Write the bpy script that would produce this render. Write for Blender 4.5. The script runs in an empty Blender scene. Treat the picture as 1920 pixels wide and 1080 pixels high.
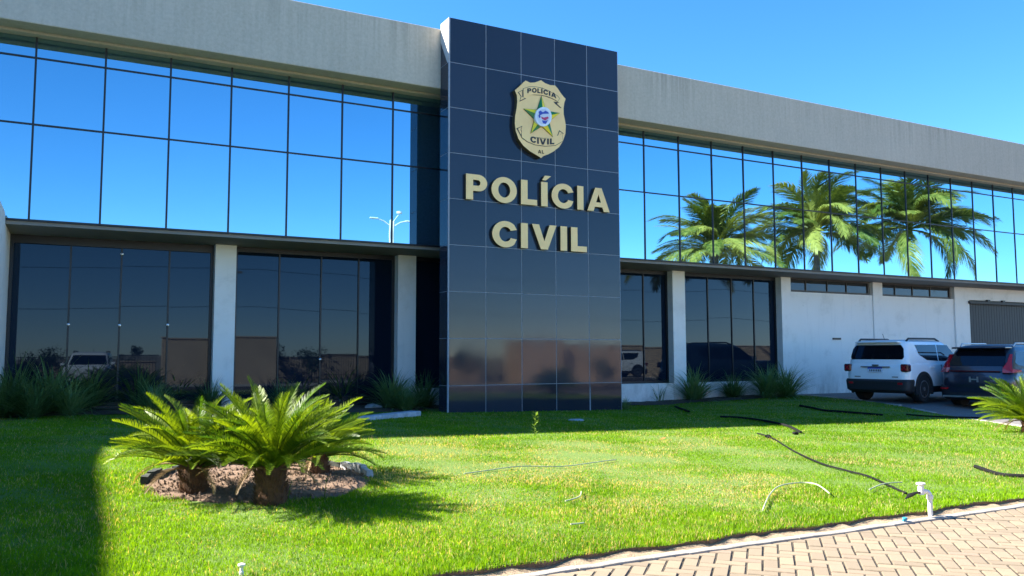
import bpy, bmesh, math, random
import numpy as np
from mathutils import Vector, Matrix, Quaternion
from mathutils.geometry import tessellate_polygon

random.seed(11)
rng = np.random.default_rng(11)
R = math.radians
scene = bpy.context.scene
COL = scene.collection

# ------------------------------------------------------------------ camera
F_PX = 1550.34
PITCH, ROLL, YAW = 0.0807, -0.0022, 0.4882
CAM = Vector((0.773, -17.182, 1.242))
_cp, _sp, _cy, _sy = math.cos(PITCH), math.sin(PITCH), math.cos(YAW), math.sin(YAW)
FW = Vector((_sy * _cp, _cy * _cp, _sp))
_rt = Vector((_cy, -_sy, 0.0))
_up = _rt.cross(FW)
RT = _rt * math.cos(ROLL) + _up * math.sin(ROLL)
UP = _up * math.cos(ROLL) - _rt * math.sin(ROLL)
cam_data = bpy.data.cameras.new('camera')
cam_data.sensor_width = 36.0
cam_data.lens = F_PX / 1920.0 * 36.0
cam_data.clip_start = 0.05
cam_data.clip_end = 5000.0
cam = bpy.data.objects.new('camera', cam_data)
cam.matrix_world = Matrix((
    (RT.x, UP.x, -FW.x, CAM.x), (RT.y, UP.y, -FW.y, CAM.y),
    (RT.z, UP.z, -FW.z, CAM.z), (0, 0, 0, 1)))
COL.objects.link(cam)
scene.camera = cam

# ------------------------------------------------------------------ sky, sun, exposure
SUN_DIR = Vector((-1.10, 0.65, 1.0)).normalized()
world = bpy.data.worlds.new('World')
scene.world = world
world.use_nodes = True
_nt = world.node_tree
_bg = _nt.nodes['Background']
_sky = _nt.nodes.new('ShaderNodeTexSky')
_sky.sky_type = 'NISHITA'
_sky.sun_disc = False
_sky.sun_elevation = math.asin(SUN_DIR.z)
_sky.sun_rotation = math.atan2(SUN_DIR.x, SUN_DIR.y)
_sky.altitude = 0
_sky.air_density = 0.72
_sky.dust_density = 0.05
_sky.ozone_density = 4.0
_hs = _nt.nodes.new('ShaderNodeHueSaturation')
_hs.inputs['Saturation'].default_value = 1.24
_nt.links.new(_sky.outputs[0], _hs.inputs['Color'])
_nt.links.new(_hs.outputs[0], _bg.inputs['Color'])
_bg.inputs['Strength'].default_value = 0.087
sun_data = bpy.data.lights.new('sun', 'SUN')
sun_data.energy = 5.0
sun_data.angle = R(0.5)
sun_data.color = (1.0, 0.94, 0.84)
sun = bpy.data.objects.new('sun', sun_data)
sun.rotation_euler = SUN_DIR.to_track_quat('Z', 'Y').to_euler()
sun.location = (-20, 12, 30)
COL.objects.link(sun)
scene.view_settings.view_transform = 'Standard'
scene.view_settings.look = 'None'
scene.view_settings.gamma = 1.0
scene.view_settings.exposure = 2.22
scene.view_settings.use_curve_mapping = False


# ------------------------------------------------------------------ pixel -> place helpers
def ray(x, y):
    return FW + RT * ((x - 960) / F_PX) + UP * ((540 - y) / F_PX)


def on(x, y, axis, v):
    d = ray(x, y)
    return CAM + d * ((v - CAM[axis]) / d[axis])


def sstep(a, b, v):
    t = min(1.0, max(0.0, (v - a) / (b - a)))
    return t * t * (3 - 2 * t)


def ground(x, y):
    s = -0.018 * (min(max(x, 1.0), 14.5) - 9.5)
    s += 0.11 * min(1.0, max(0.0, (x - 14.5) / 5.0)) * sstep(-5.5, -2.0, y)
    w = sstep(-7.0, -12.0, y)
    s = s * (1 - w) - 0.06 * w
    return s


def on_ground(x, y):
    z = 0.0
    for _ in range(6):
        p = on(x, y, 2, z)
        z = ground(p.x, p.y)
    return Vector((p.x, p.y, z))


# ------------------------------------------------------------------ object helpers
def tag(o, label=None, cat=None, group=None, kind=None):
    if label: o['label'] = label
    if cat: o['category'] = cat
    if group: o['group'] = group
    if kind: o['kind'] = kind
    return o


def thing(name, label, cat, loc=(0, 0, 0), rz=0.0, group=None):
    o = bpy.data.objects.new(name, None)
    o.empty_display_size = 0.2
    COL.objects.link(o)
    o.location = loc
    o.rotation_euler = (0, 0, rz)
    return tag(o, label, cat, group)


def link(name, me, parent=None, loc=None):
    o = bpy.data.objects.new(name, me)
    COL.objects.link(o)
    if parent: o.parent = parent
    if loc is not None: o.location = loc
    return o


def copy_tree(o, parent=None):
    c = o.copy()
    COL.objects.link(c)
    c.parent = parent
    for ch in o.children:
        copy_tree(ch, c)
    return c


class MB:
    """collects faces and builds one mesh object"""
    def __init__(s):
        s.v, s.f, s.m = [], [], []

    def face(s, pts, mi=0):
        n = len(s.v)
        s.v += [tuple(p) for p in pts]
        s.f.append(tuple(range(n, n + len(pts))))
        s.m.append(mi)

    def box(s, x0, x1, y0, y1, z0, z1, mi=0, ch=0.0):
        n = len(s.v)
        if ch <= 0:
            s.v += [(x0, y0, z0), (x1, y0, z0), (x1, y1, z0), (x0, y1, z0),
                    (x0, y0, z1), (x1, y0, z1), (x1, y1, z1), (x0, y1, z1)]
            fs = [(0, 3, 2, 1), (4, 5, 6, 7), (0, 1, 5, 4), (1, 2, 6, 5), (2, 3, 7, 6), (3, 0, 4, 7)]
        else:
            bm = bmesh.new()
            bmesh.ops.create_cube(bm, size=1.0)
            for v in bm.verts:
                v.co = Vector(((x0 + x1) / 2 + v.co.x * (x1 - x0), (y0 + y1) / 2 + v.co.y * (y1 - y0),
                               (z0 + z1) / 2 + v.co.z * (z1 - z0)))
            bmesh.ops.bevel(bm, geom=list(bm.edges), offset=ch, segments=1, affect='EDGES')
            bm.verts.index_update()
            s.v += [tuple(v.co) for v in bm.verts]
            fs = [tuple(v.index for v in f.verts) for f in bm.faces]
            bm.free()
        for f in fs:
            s.f.append(tuple(n + i for i in f))
            s.m.append(mi)

    def tube(s, pts, rad, sides=8, mi=0, cap=True, flat=1.0):
        pts = [Vector(p) for p in pts]
        rings = []
        ref = Vector((0, 0, 1))
        for i, p in enumerate(pts):
            a = pts[max(0, i - 1)]
            b = pts[min(len(pts) - 1, i + 1)]
            t = (b - a).normalized()
            if abs(t.dot(ref)) > 0.95:
                ref = Vector((1, 0, 0)) if abs(t.x) < 0.9 else Vector((0, 1, 0))
            u = t.cross(ref).normalized()
            w = u.cross(t)
            r = rad[i] if isinstance(rad, (list, tuple)) else rad
            n = len(s.v)
            for k in range(sides):
                an = 2 * math.pi * k / sides
                s.v.append(tuple(p + u * (r * math.cos(an)) + w * (r * flat * math.sin(an))))
            rings.append(n)
        for a, b in zip(rings[:-1], rings[1:]):
            for k in range(sides):
                k2 = (k + 1) % sides
                s.f.append((a + k, a + k2, b + k2, b + k))
                s.m.append(mi)
        if cap:
            s.f.append(tuple(rings[0] + k for k in reversed(range(sides)))); s.m.append(mi)
            s.f.append(tuple(rings[-1] + k for k in range(sides))); s.m.append(mi)

    def lathe(s, prof, sides=20, origin=(0, 0, 0), axis='z', mi=0):
        o = Vector(origin)
        rings = []
        for r, h in prof:
            n = len(s.v)
            for k in range(sides):
                a = 2 * math.pi * k / sides
                c, d = r * math.cos(a), r * math.sin(a)
                if axis == 'z': p = (c, d, h)
                elif axis == 'y': p = (d, h, c)
                else: p = (h, c, d)
                s.v.append(tuple(o + Vector(p)))
            rings.append(n)
        for a, b in zip(rings[:-1], rings[1:]):
            for k in range(sides):
                k2 = (k + 1) % sides
                s.f.append((a + k, a + k2, b + k2, b + k)); s.m.append(mi)
        s.f.append(tuple(rings[0] + k for k in reversed(range(sides)))); s.m.append(mi)
        s.f.append(tuple(rings[-1] + k for k in range(sides))); s.m.append(mi)

    def extrude(s, loops, to3, d0, d1, mi=0):
        """loops: outer + holes of 2D points; to3(u, w, depth) -> 3D; d1 is the front"""
        tri = tessellate_polygon([[Vector((u, w, 0)) for u, w in l] for l in loops])
        flat = [p for l in loops for p in l]
        nf = len(s.v)
        s.v += [tuple(to3(u, w, d1)) for u, w in flat]
        nb = len(s.v)
        s.v += [tuple(to3(u, w, d0)) for u, w in flat]
        for t in tri:
            s.f.append(tuple(nf + i for i in t)); s.m.append(mi)
            s.f.append(tuple(nb + i for i in reversed(t))); s.m.append(mi)
        k = 0
        for l in loops:
            n = len(l)
            for i in range(n):
                j = (i + 1) % n
                s.f.append((nf + k + i, nf + k + j, nb + k + j, nb + k + i)); s.m.append(mi)
            k += n

    def mesh(s, name, mats, smooth=None):
        me = bpy.data.meshes.new(name)
        me.from_pydata(s.v, [], s.f)
        if not isinstance(mats, (list, tuple)): mats = [mats]
        for m in mats: me.materials.append(m)
        if len(mats) > 1: me.polygons.foreach_set('material_index', s.m)
        bm = bmesh.new(); bm.from_mesh(me)
        bmesh.ops.recalc_face_normals(bm, faces=bm.faces)
        bm.to_mesh(me); bm.free()
        if smooth is not None:
            me.polygons.foreach_set('use_smooth', [True] * len(me.polygons))
            me.set_sharp_from_angle(angle=R(smooth))
        me.update()
        return me

    def build(s, name, mats, parent=None, smooth=None, loc=None):
        return link(name, s.mesh(name, mats, smooth), parent, loc)


def box_obj(name, mat, parent, *b, ch=0.0):
    m = MB(); m.box(*b, ch=ch)
    return m.build(name, mat, parent)


# ------------------------------------------------------------------ materials
def new_mat(name):
    m = bpy.data.materials.new(name)
    m.use_nodes = True
    nt = m.node_tree
    return m, nt, nt.nodes['Principled BSDF']


def N(nt, kind, **kw):
    n = nt.nodes.new(kind)
    for k, v in kw.items():
        if k in n.inputs: n.inputs[k].default_value = v
        else: setattr(n, k, v)
    return n


def ramp(nt, fac, stops):
    r = nt.nodes.new('ShaderNodeValToRGB')
    el = r.color_ramp.elements
    while len(el) < len(stops): el.new(0.5)
    for e, (p, c) in zip(el, stops):
        e.position = p
        e.color = (*c, 1) if len(c) == 3 else c
    nt.links.new(fac, r.inputs['Fac'])
    return r.outputs['Color']


def coords(nt, scale=(1, 1, 1), kind='Object'):
    t = nt.nodes.new('ShaderNodeTexCoord')
    mp = nt.nodes.new('ShaderNodeMapping')
    mp.inputs['Scale'].default_value = scale
    nt.links.new(t.outputs[kind], mp.inputs['Vector'])
    return mp.outputs['Vector']


def wcoords(nt, scale=(1, 1, 1)):
    t = nt.nodes.new('ShaderNodeNewGeometry')
    mp = nt.nodes.new('ShaderNodeMapping')
    mp.inputs['Scale'].default_value = scale
    nt.links.new(t.outputs['Position'], mp.inputs['Vector'])
    return mp.outputs['Vector']


def noise(nt, vec, scale, detail=6.0, rough=0.6):
    n = N(nt, 'ShaderNodeTexNoise', Scale=scale, Detail=detail, Roughness=rough)
    nt.links.new(vec, n.inputs['Vector'])
    return n.outputs['Fac']


def mixc(nt, fac, a, b, mode='MIX'):
    n = nt.nodes.new('ShaderNodeMix')
    n.data_type = 'RGBA'
    n.blend_type = mode
    for sock, val in ((n.inputs[0], fac), (n.inputs[6], a), (n.inputs[7], b)):
        if hasattr(val, 'is_linked'): nt.links.new(val, sock)
        elif isinstance(val, (int, float)): sock.default_value = val
        else: sock.default_value = (*val, 1)
    return n.outputs[2]


def bump(nt, bsdf, fac, strength=0.2, dist=0.01):
    b = N(nt, 'ShaderNodeBump', Strength=strength, Distance=dist)
    nt.links.new(fac, b.inputs['Height'])
    nt.links.new(b.outputs['Normal'], bsdf.inputs['Normal'])


def simple(name, col, rough=0.5, metal=0.0, var=0.15, scale=6.0, bmp=0.0, spec=0.5, coat=0.0):
    m, nt, b = new_mat(name)
    v = coords(nt)
    f = noise(nt, v, scale)
    lo = tuple(c * (1 - var) for c in col)
    hi = tuple(min(1, c * (1 + var)) for c in col)
    nt.links.new(ramp(nt, f, [(0.3, lo), (0.7, hi)]), b.inputs['Base Color'])
    b.inputs['Roughness'].default_value = rough
    b.inputs['Metallic'].default_value = metal
    b.inputs['Specular IOR Level'].default_value = spec
    b.inputs['Coat Weight'].default_value = coat
    b.inputs['Coat Roughness'].default_value = 0.04
    if bmp: bump(nt, b, noise(nt, v, scale * 8), bmp)
    return m


def height_mask(nt, z0, z1):
    """0 at world height z0 rising to 1 at z1"""
    g_ = nt.nodes.new('ShaderNodeNewGeometry')
    sp = nt.nodes.new('ShaderNodeSeparateXYZ')
    nt.links.new(g_.outputs['Position'], sp.inputs[0])
    mr = nt.nodes.new('ShaderNodeMapRange')
    mr.inputs['From Min'].default_value = z0; mr.inputs['From Max'].default_value = z1
    nt.links.new(sp.outputs['Z'], mr.inputs['Value'])
    return mr.outputs['Result']


def mulf(nt, a, b):
    n = N(nt, 'ShaderNodeMath', operation='MULTIPLY')
    nt.links.new(a, n.inputs[0])
    if isinstance(b, (int, float)): n.inputs[1].default_value = b
    else: nt.links.new(b, n.inputs[1])
    return n.outputs[0]


def mat_concrete():
    m, nt, b = new_mat('weathered_concrete')
    f1 = noise(nt, wcoords(nt, (5.5, 5.5, 0.35)), 1.6, 8, 0.65)
    f2 = noise(nt, wcoords(nt), 0.7, 6, 0.6)
    f3 = noise(nt, wcoords(nt), 16, 6, 0.7)
    f4 = noise(nt, wcoords(nt, (9.0, 9.0, 0.12)), 1.0, 6, 0.7)
    c = ramp(nt, f1, [(0.25, (0.37, 0.335, 0.265)), (0.52, (0.49, 0.445, 0.36)), (0.8, (0.60, 0.55, 0.455))])
    c = mixc(nt, 0.5, c, ramp(nt, f2, [(0.3, (0.39, 0.36, 0.285)), (0.7, (0.56, 0.51, 0.41))]))
    c = mixc(nt, 0.35, c, ramp(nt, f3, [(0.3, (0.32, 0.295, 0.235)), (0.75, (0.62, 0.57, 0.465))]))
    top = mulf(nt, height_mask(nt, 7.3, 8.5), ramp(nt, f4, [(0.42, (0, 0, 0)), (0.66, (1, 1, 1))]))
    c = mixc(nt, mulf(nt, mulf(nt, top, ramp(nt, f2, [(0.42, (0, 0, 0)), (0.62, (1, 1, 1))])), 0.6), c, (0.18, 0.165, 0.13))
    nt.links.new(c, b.inputs['Base Color'])
    b.inputs['Roughness'].default_value = 0.9
    bump(nt, b, f3, 0.35, 0.01)
    return m


def mat_white_wall():
    m, nt, b = new_mat('white_painted_plaster')
    p = wcoords(nt)
    f1 = noise(nt, p, 1.1, 8, 0.65)
    f2 = noise(nt, wcoords(nt, (4.0, 4.0, 0.5)), 1.4, 6, 0.6)
    f3 = noise(nt, p, 30, 4, 0.6)
    c = ramp(nt, f1, [(0.28, (0.72, 0.69, 0.63)), (0.45, (0.86, 0.825, 0.765)), (0.75, (0.89, 0.855, 0.80))])
    c = mixc(nt, ramp(nt, f2, [(0.55, (0, 0, 0)), (0.8, (0.3, 0.3, 0.3))]), c, (0.52, 0.52, 0.49))
    f5 = noise(nt, wcoords(nt, (2.5, 2.5, 1.2)), 1.5, 7, 0.7)
    low = mulf(nt, height_mask(nt, 0.9, 0.0), ramp(nt, f5, [(0.40, (0, 0, 0)), (0.70, (1, 1, 1))]))
    c = mixc(nt, mulf(nt, low, 0.6), c, (0.30, 0.27, 0.22))
    f6 = noise(nt, wcoords(nt, (1.0, 1.0, 1.6)), 0.9, 8, 0.72)
    c = mixc(nt, ramp(nt, f6, [(0.58, (0, 0, 0)), (0.72, (0.35, 0.35, 0.35))]), c, (0.42, 0.41, 0.38))
    nt.links.new(c, b.inputs['Base Color'])
    b.inputs['Roughness'].default_value = 0.8
    bump(nt, b, f3, 0.12, 0.005)
    return m


def mat_mirror_glass():
    m, nt, b = new_mat('blue_mirror_glass')
    nt.nodes.remove(b)
    g = N(nt, 'ShaderNodeBsdfGlossy', Roughness=0.012)
    g.inputs['Color'].default_value = (0.46, 0.60, 0.74, 1)
    oi = nt.nodes.new('ShaderNodeObjectInfo')
    nt.links.new(ramp(nt, oi.outputs['Random'], [(0.0, (0.29, 0.49, 0.58)), (1.0, (0.35, 0.55, 0.64))]), g.inputs['Color'])
    d = N(nt, 'ShaderNodeBsdfDiffuse')
    d.inputs['Color'].default_value = (0.012, 0.02, 0.03, 1)
    f = noise(nt, wcoords(nt), 1.3, 1, 0.4)
    bn = N(nt, 'ShaderNodeBump', Strength=0.03, Distance=0.02)
    nt.links.new(f, bn.inputs['Height'])
    nt.links.new(bn.outputs['Normal'], g.inputs['Normal'])
    mx = nt.nodes.new('ShaderNodeMixShader')
    mx.inputs[0].default_value = 0.9
    nt.links.new(d.outputs[0], mx.inputs[1])
    nt.links.new(g.outputs[0], mx.inputs[2])
    nt.links.new(mx.outputs[0], nt.nodes['Material Output'].inputs['Surface'])
    return m


def mat_dark_glass(name='dark_tinted_glass', col=(0.006, 0.012, 0.024), ior=1.40):
    m, nt, b = new_mat(name)
    b.inputs['Base Color'].default_value = (*col, 1)
    b.inputs['Roughness'].default_value = 0.015
    b.inputs['IOR'].default_value = ior
    b.inputs['Specular Tint'].default_value = (0.55, 0.76, 1.0, 1)
    f = noise(nt, wcoords(nt), 1.1, 1, 0.4)
    bump(nt, b, f, 0.012, 0.02)
    return m


def mat_granite():
    m, nt, b = new_mat('polished_dark_granite')
    p = wcoords(nt)
    f = noise(nt, p, 90, 4, 0.8)
    f2 = noise(nt, wcoords(nt, (3, 3, 0.6)), 1.5, 5, 0.6)
    oi = nt.nodes.new('ShaderNodeObjectInfo')
    c = ramp(nt, f, [(0.35, (0.016, 0.021, 0.032)), (0.62, (0.030, 0.037, 0.054)), (0.8, (0.085, 0.09, 0.105))])
    c2 = ramp(nt, oi.outputs['Random'], [(0.0, (0.75, 0.75, 0.78)), (1.0, (1.25, 1.25, 1.3))])
    nt.links.new(mixc(nt, 1.0, c, c2, 'MULTIPLY'), b.inputs['Base Color'])
    r = ramp(nt, f2, [(0.3, (0.035,) * 3), (0.75, (0.10,) * 3)])
    nt.links.new(r, b.inputs['Roughness'])
    b.inputs['IOR'].default_value = 1.42
    bump(nt, b, noise(nt, p, 2.0, 2, 0.5), 0.02, 0.02)
    return m


def mat_leaf(name, c_lo, c_hi, trans=0.45, rough=0.45, attr=None, spec=0.3):
    """leaf: diffuse + sheen of the cuticle + light passing through the blade"""
    m, nt, b = new_mat(name)
    oi = nt.nodes.new('ShaderNodeObjectInfo')
    if attr:
        a = nt.nodes.new('ShaderNodeAttribute'); a.attribute_name = attr
        col = a.outputs['Color']
    else:
        f = noise(nt, coords(nt), 5.0, 4)
        mth = N(nt, 'ShaderNodeMath', operation='ADD')
        s = N(nt, 'ShaderNodeMath', operation='MULTIPLY_ADD')
        s.inputs[1].default_value = 0.5; s.inputs[2].default_value = -0.25
        nt.links.new(oi.outputs['Random'], s.inputs[0])
        nt.links.new(f, mth.inputs[0]); nt.links.new(s.outputs[0], mth.inputs[1])
        col = ramp(nt, mth.outputs[0], [(0.25, c_lo), (0.75, c_hi)])
    nt.links.new(col, b.inputs['Base Color'])
    b.inputs['Roughness'].default_value = rough
    b.inputs['Specular IOR Level'].default_value = spec
    t = nt.nodes.new('ShaderNodeBsdfTranslucent')
    tc = mixc(nt, 1.0, col, (1.25, 1.15, 0.35), 'MULTIPLY')
    nt.links.new(tc, t.inputs['Color'])
    mx = nt.nodes.new('ShaderNodeMixShader')
    mx.inputs[0].default_value = trans
    nt.links.new(b.outputs[0], mx.inputs[1])
    nt.links.new(t.outputs[0], mx.inputs[2])
    nt.links.new(mx.outputs[0], nt.nodes['Material Output'].inputs['Surface'])
    return m


def mat_soil(name, lo, hi, scale=8.0):
    m, nt, b = new_mat(name)
    p = wcoords(nt)
    f = noise(nt, p, scale, 9, 0.7)
    f2 = noise(nt, p, scale * 6, 6, 0.7)
    c = ramp(nt, f, [(0.3, lo), (0.7, hi)])
    c = mixc(nt, 0.4, c, ramp(nt, f2, [(0.3, lo), (0.75, hi)]))
    nt.links.new(c, b.inputs['Base Color'])
    b.inputs['Roughness'].default_value = 0.95
    bump(nt, b, f2, 0.7, 0.02)
    return m


def mat_paver():
    m, nt, b = new_mat('sand_coloured_paver')
    oi = nt.nodes.new('ShaderNodeObjectInfo')
    p = wcoords(nt)
    c = ramp(nt, oi.outputs['Random'], [(0.0, (0.17, 0.13, 0.085)), (0.35, (0.22, 0.17, 0.112)),
                                        (0.7, (0.265, 0.205, 0.13)), (1.0, (0.22, 0.155, 0.11))])
    f = noise(nt, p, 9, 8, 0.7)
    c = mixc(nt, ramp(nt, f, [(0.42, (0, 0, 0)), (0.75, (0.65, 0.65, 0.65))]), c, (0.20, 0.155, 0.10))
    f2 = noise(nt, p, 120, 5, 0.7)
    c = mixc(nt, 0.25, c, ramp(nt, f2, [(0.3, (0.16, 0.13, 0.09)), (0.7, (0.31, 0.245, 0.17))]))
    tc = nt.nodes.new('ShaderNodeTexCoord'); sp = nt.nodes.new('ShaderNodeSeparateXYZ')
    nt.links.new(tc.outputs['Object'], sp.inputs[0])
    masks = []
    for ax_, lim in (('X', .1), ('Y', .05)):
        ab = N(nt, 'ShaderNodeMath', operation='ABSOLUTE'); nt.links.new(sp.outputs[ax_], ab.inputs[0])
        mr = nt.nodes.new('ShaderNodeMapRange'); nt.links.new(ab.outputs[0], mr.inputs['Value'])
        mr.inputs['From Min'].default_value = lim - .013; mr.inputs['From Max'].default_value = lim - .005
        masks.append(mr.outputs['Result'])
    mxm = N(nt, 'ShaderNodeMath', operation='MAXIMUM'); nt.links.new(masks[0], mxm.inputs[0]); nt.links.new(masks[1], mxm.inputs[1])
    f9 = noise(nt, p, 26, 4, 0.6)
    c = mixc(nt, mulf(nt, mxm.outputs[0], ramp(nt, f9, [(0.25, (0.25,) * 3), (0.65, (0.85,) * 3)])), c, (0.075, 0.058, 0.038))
    nt.links.new(c, b.inputs['Base Color'])
    b.inputs['Roughness'].default_value = 0.88
    bump(nt, b, f2, 0.4, 0.004)
    return m


def mat_far_paving(name, c1, c2, mortar):
    m, nt, b = new_mat(name)
    br = nt.nodes.new('ShaderNodeTexBrick')
    br.inputs['Scale'].default_value = 5.0
    br.inputs['Color1'].default_value = (*c1, 1)
    br.inputs['Color2'].default_value = (*c2, 1)
    br.inputs['Mortar'].default_value = (*mortar, 1)
    br.inputs['Mortar Size'].default_value = 0.03
    nt.links.new(wcoords(nt), br.inputs['Vector'])
    f = noise(nt, wcoords(nt), 1.2, 6)
    c = mixc(nt, ramp(nt, f, [(0.35, (0, 0, 0)), (0.8, (0.5, 0.5, 0.5))]), br.outputs['Color'], mortar)
    nt.links.new(c, b.inputs['Base Color'])
    b.inputs['Roughness'].default_value = 0.9
    return m


def mat_lawn_soil():
    m, nt, b = new_mat('lawn_soil')
    p = wcoords(nt)
    f = noise(nt, p, 2.5, 8, 0.65)
    f2 = noise(nt, p, 45, 5, 0.7)
    c = ramp(nt, f, [(0.3, (0.09, 0.17, 0.02)), (0.6, (0.13, 0.21, 0.03)), (0.8, (0.24, 0.21, 0.08))])
    c = mixc(nt, 0.5, c, ramp(nt, f2, [(0.3, (0.05, 0.09, 0.012)), (0.7, (0.17, 0.26, 0.04))]))
    nt.links.new(c, b.inputs['Base Color'])
    b.inputs['Roughness'].default_value = 0.95
    bump(nt, b, f2, 0.8, 0.03)
    return m


M = dict(
    concrete=mat_concrete(), white=mat_white_wall(), mirror=mat_mirror_glass(), dark=mat_dark_glass(),
    granite=mat_granite(),
    soffit=simple('grey_painted_soffit', (0.23, 0.215, 0.19), 0.85, var=0.12, scale=1.5),
    frame=simple('black_aluminium', (0.012, 0.013, 0.016), 0.4, metal=0.2, scale=3),
    bronze=simple('bronze_aluminium', (0.045, 0.035, 0.03), 0.5, scale=3),
    hglass=mat_dark_glass('grey_louvre_glass', (0.05, 0.05, 0.048), 1.4),
    grout=simple('pale_grout', (0.30, 0.33, 0.37), 0.85, scale=20),
    rawconc=simple('raw_pale_concrete', (0.55, 0.5, 0.45), 0.9, scale=8, bmp=0.3),
    gold=simple('gold_painted_metal', (0.98, 0.62, 0.24), 0.45, metal=0.1, var=0.08, scale=2.5, coat=0.2),
    golddk=simple('dark_bronze_edge', (0.09, 0.06, 0.025), 0.5, scale=4),
    black=simple('black_paint', (0.012, 0.011, 0.010), 0.45),
    sgreen=simple('star_green_enamel', (0.0, 0.19, 0.055), 0.35, var=0.05),
    syellow=simple('star_yellow_enamel', (0.85, 0.68, 0.02), 0.35, var=0.05),
    swhite=simple('white_enamel', (0.72, 0.78, 0.85), 0.35, var=0.08, scale=9),
    sblue=simple('blue_enamel', (0.03, 0.06, 0.42), 0.35, var=0.1),
    sred=simple('red_enamel', (0.5, 0.03, 0.12), 0.35, var=0.1),
    shutter=simple('charcoal_shutter', (0.014, 0.014, 0.017), 0.55, scale=2),
    kerb=simple('pale_kerb_concrete', (0.36, 0.325, 0.27), 0.9, scale=7, bmp=0.4, var=0.25),
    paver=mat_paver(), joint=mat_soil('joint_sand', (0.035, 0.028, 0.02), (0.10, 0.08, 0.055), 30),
    pavefar=mat_far_paving('worn_sand_paving', (0.58, 0.52, 0.43), (0.52, 0.46, 0.38), (0.33, 0.29, 0.23)),
    park=mat_far_paving('grey_parking_paving', (0.21, 0.19, 0.175), (0.17, 0.155, 0.145), (0.09, 0.085, 0.08)),
    asphalt=simple('asphalt', (0.05, 0.05, 0.05), 0.9, scale=40, var=0.3),
    earth=mat_soil('bare_ground', (0.16, 0.135, 0.09), (0.30, 0.255, 0.18), 0.6),
    lawnsoil=mat_lawn_soil(),
    bedsoil=mat_soil('reddish_bed_soil', (0.075, 0.046, 0.03), (0.31, 0.20, 0.13), 11),
    mulch=mat_soil('dark_border_soil', (0.035, 0.024, 0.016), (0.12, 0.085, 0.055), 7),
    grass=mat_leaf('grass_blades', (0, 0, 0), (1, 1, 1), 0.5, 0.6, attr='tint', spec=0.12),
    cycad=mat_leaf('cycad_leaf', (0.045, 0.11, 0.01), (0.23, 0.32, 0.012), 0.45, 0.42),
    cycadtrunk=mat_soil('cycad_trunk', (0.03, 0.014, 0.007), (0.20, 0.085, 0.03), 22),
    strap=mat_leaf('strap_leaf', (0.075, 0.14, 0.045), (0.19, 0.30, 0.11), 0.25, 0.4),
    palmleaf=mat_leaf('coconut_leaf', (0.09, 0.14, 0.025), (0.42, 0.40, 0.09), 0.3, 0.4),
    palmtrunk=mat_soil('palm_trunk', (0.13, 0.10, 0.075), (0.32, 0.27, 0.21), 5),
    coconut=simple('coconut', (0.30, 0.22, 0.05), 0.5),
    pvc=simple('white_pvc', (0.74, 0.71, 0.66), 0.4, var=0.1, scale=14),
    rubber=simple('black_rubber', (0.006, 0.006, 0.0065), 0.8, scale=12, var=0.3, spec=0.2),
    palehose=simple('pale_hose', (0.40, 0.43, 0.27), 0.5, var=0.2, scale=10),
    bluepl=simple('blue_plastic', (0.03, 0.27, 0.40), 0.4),
    stone=simple('pale_stone', (0.42, 0.43, 0.44), 0.9, var=0.3, scale=9, bmp=0.4),
    tan=simple('tan_plaster', (0.60, 0.44, 0.29), 0.9, var=0.12, scale=1.2),
    steelpole=simple('white_steel_pole', (0.7, 0.7, 0.68), 0.4),
    wood=simple('grey_pole_concrete', (0.26, 0.25, 0.23), 0.9),
    carwhite=simple('white_car_paint', (0.84, 0.85, 0.85), 0.3, var=0.02, coat=0.8),
    carnavy=simple('dark_navy_car_paint', (0.010, 0.014, 0.028), 0.28, var=0.05, coat=0.9),
    carglass=mat_dark_glass('car_glass', (0.006, 0.007, 0.009), 1.4),
    carblack=simple('black_car_plastic', (0.014, 0.014, 0.016), 0.6, scale=20),
    tyre=simple('tyre_rubber', (0.013, 0.013, 0.013), 0.8, scale=30),
    rim=simple('grey_alloy', (0.33, 0.33, 0.34), 0.35, metal=0.8),
    redlamp=simple('red_lamp_lens', (0.38, 0.008, 0.014), 0.2, var=0.1, coat=0.6),
    darkred=simple('smoked_red_lens', (0.09, 0.008, 0.010), 0.2, var=0.1, coat=0.6),
    chrome=simple('satin_silver', (0.55, 0.56, 0.58), 0.3, metal=0.9),
    plate=simple('plate_white', (0.62, 0.65, 0.72), 0.4, var=0.04),
)

# ================================================================== SETTING
def xr_lawn(y):
    pts = [(-12.45, 12.9), (-10.0, 14.9), (-7.9, 16.25), (-3.8, 18.75), (0.3, 20.0), (1.3, 20.3)]
    for (a, xa), (b, xb) in zip(pts[:-1], pts[1:]):
        if y <= b:
            return xa + (xb - xa) * (y - a) / (b - a)
    return pts[-1][1]


m = MB()
m.face([(-900, -900, -0.30), (900, -900, -0.30), (900, 900, -0.30), (-900, 900, -0.30)])
tag(m.build('ground', M['earth']), 'bare brown ground reaching out to the horizon', 'ground', kind='structure')

KERB_Y = -12.66
def kerb_y(x):
    return KERB_Y - 0.012 * max(0, x - 5.0) ** 1.35 - 0.015 * math.sin(x * 1.3)
def turf_edge(x):
    return kerb_y(x) + .125 + .022 * math.sin(x * 5.1) + .016 * math.sin(x * 13.7 + 1)
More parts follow.
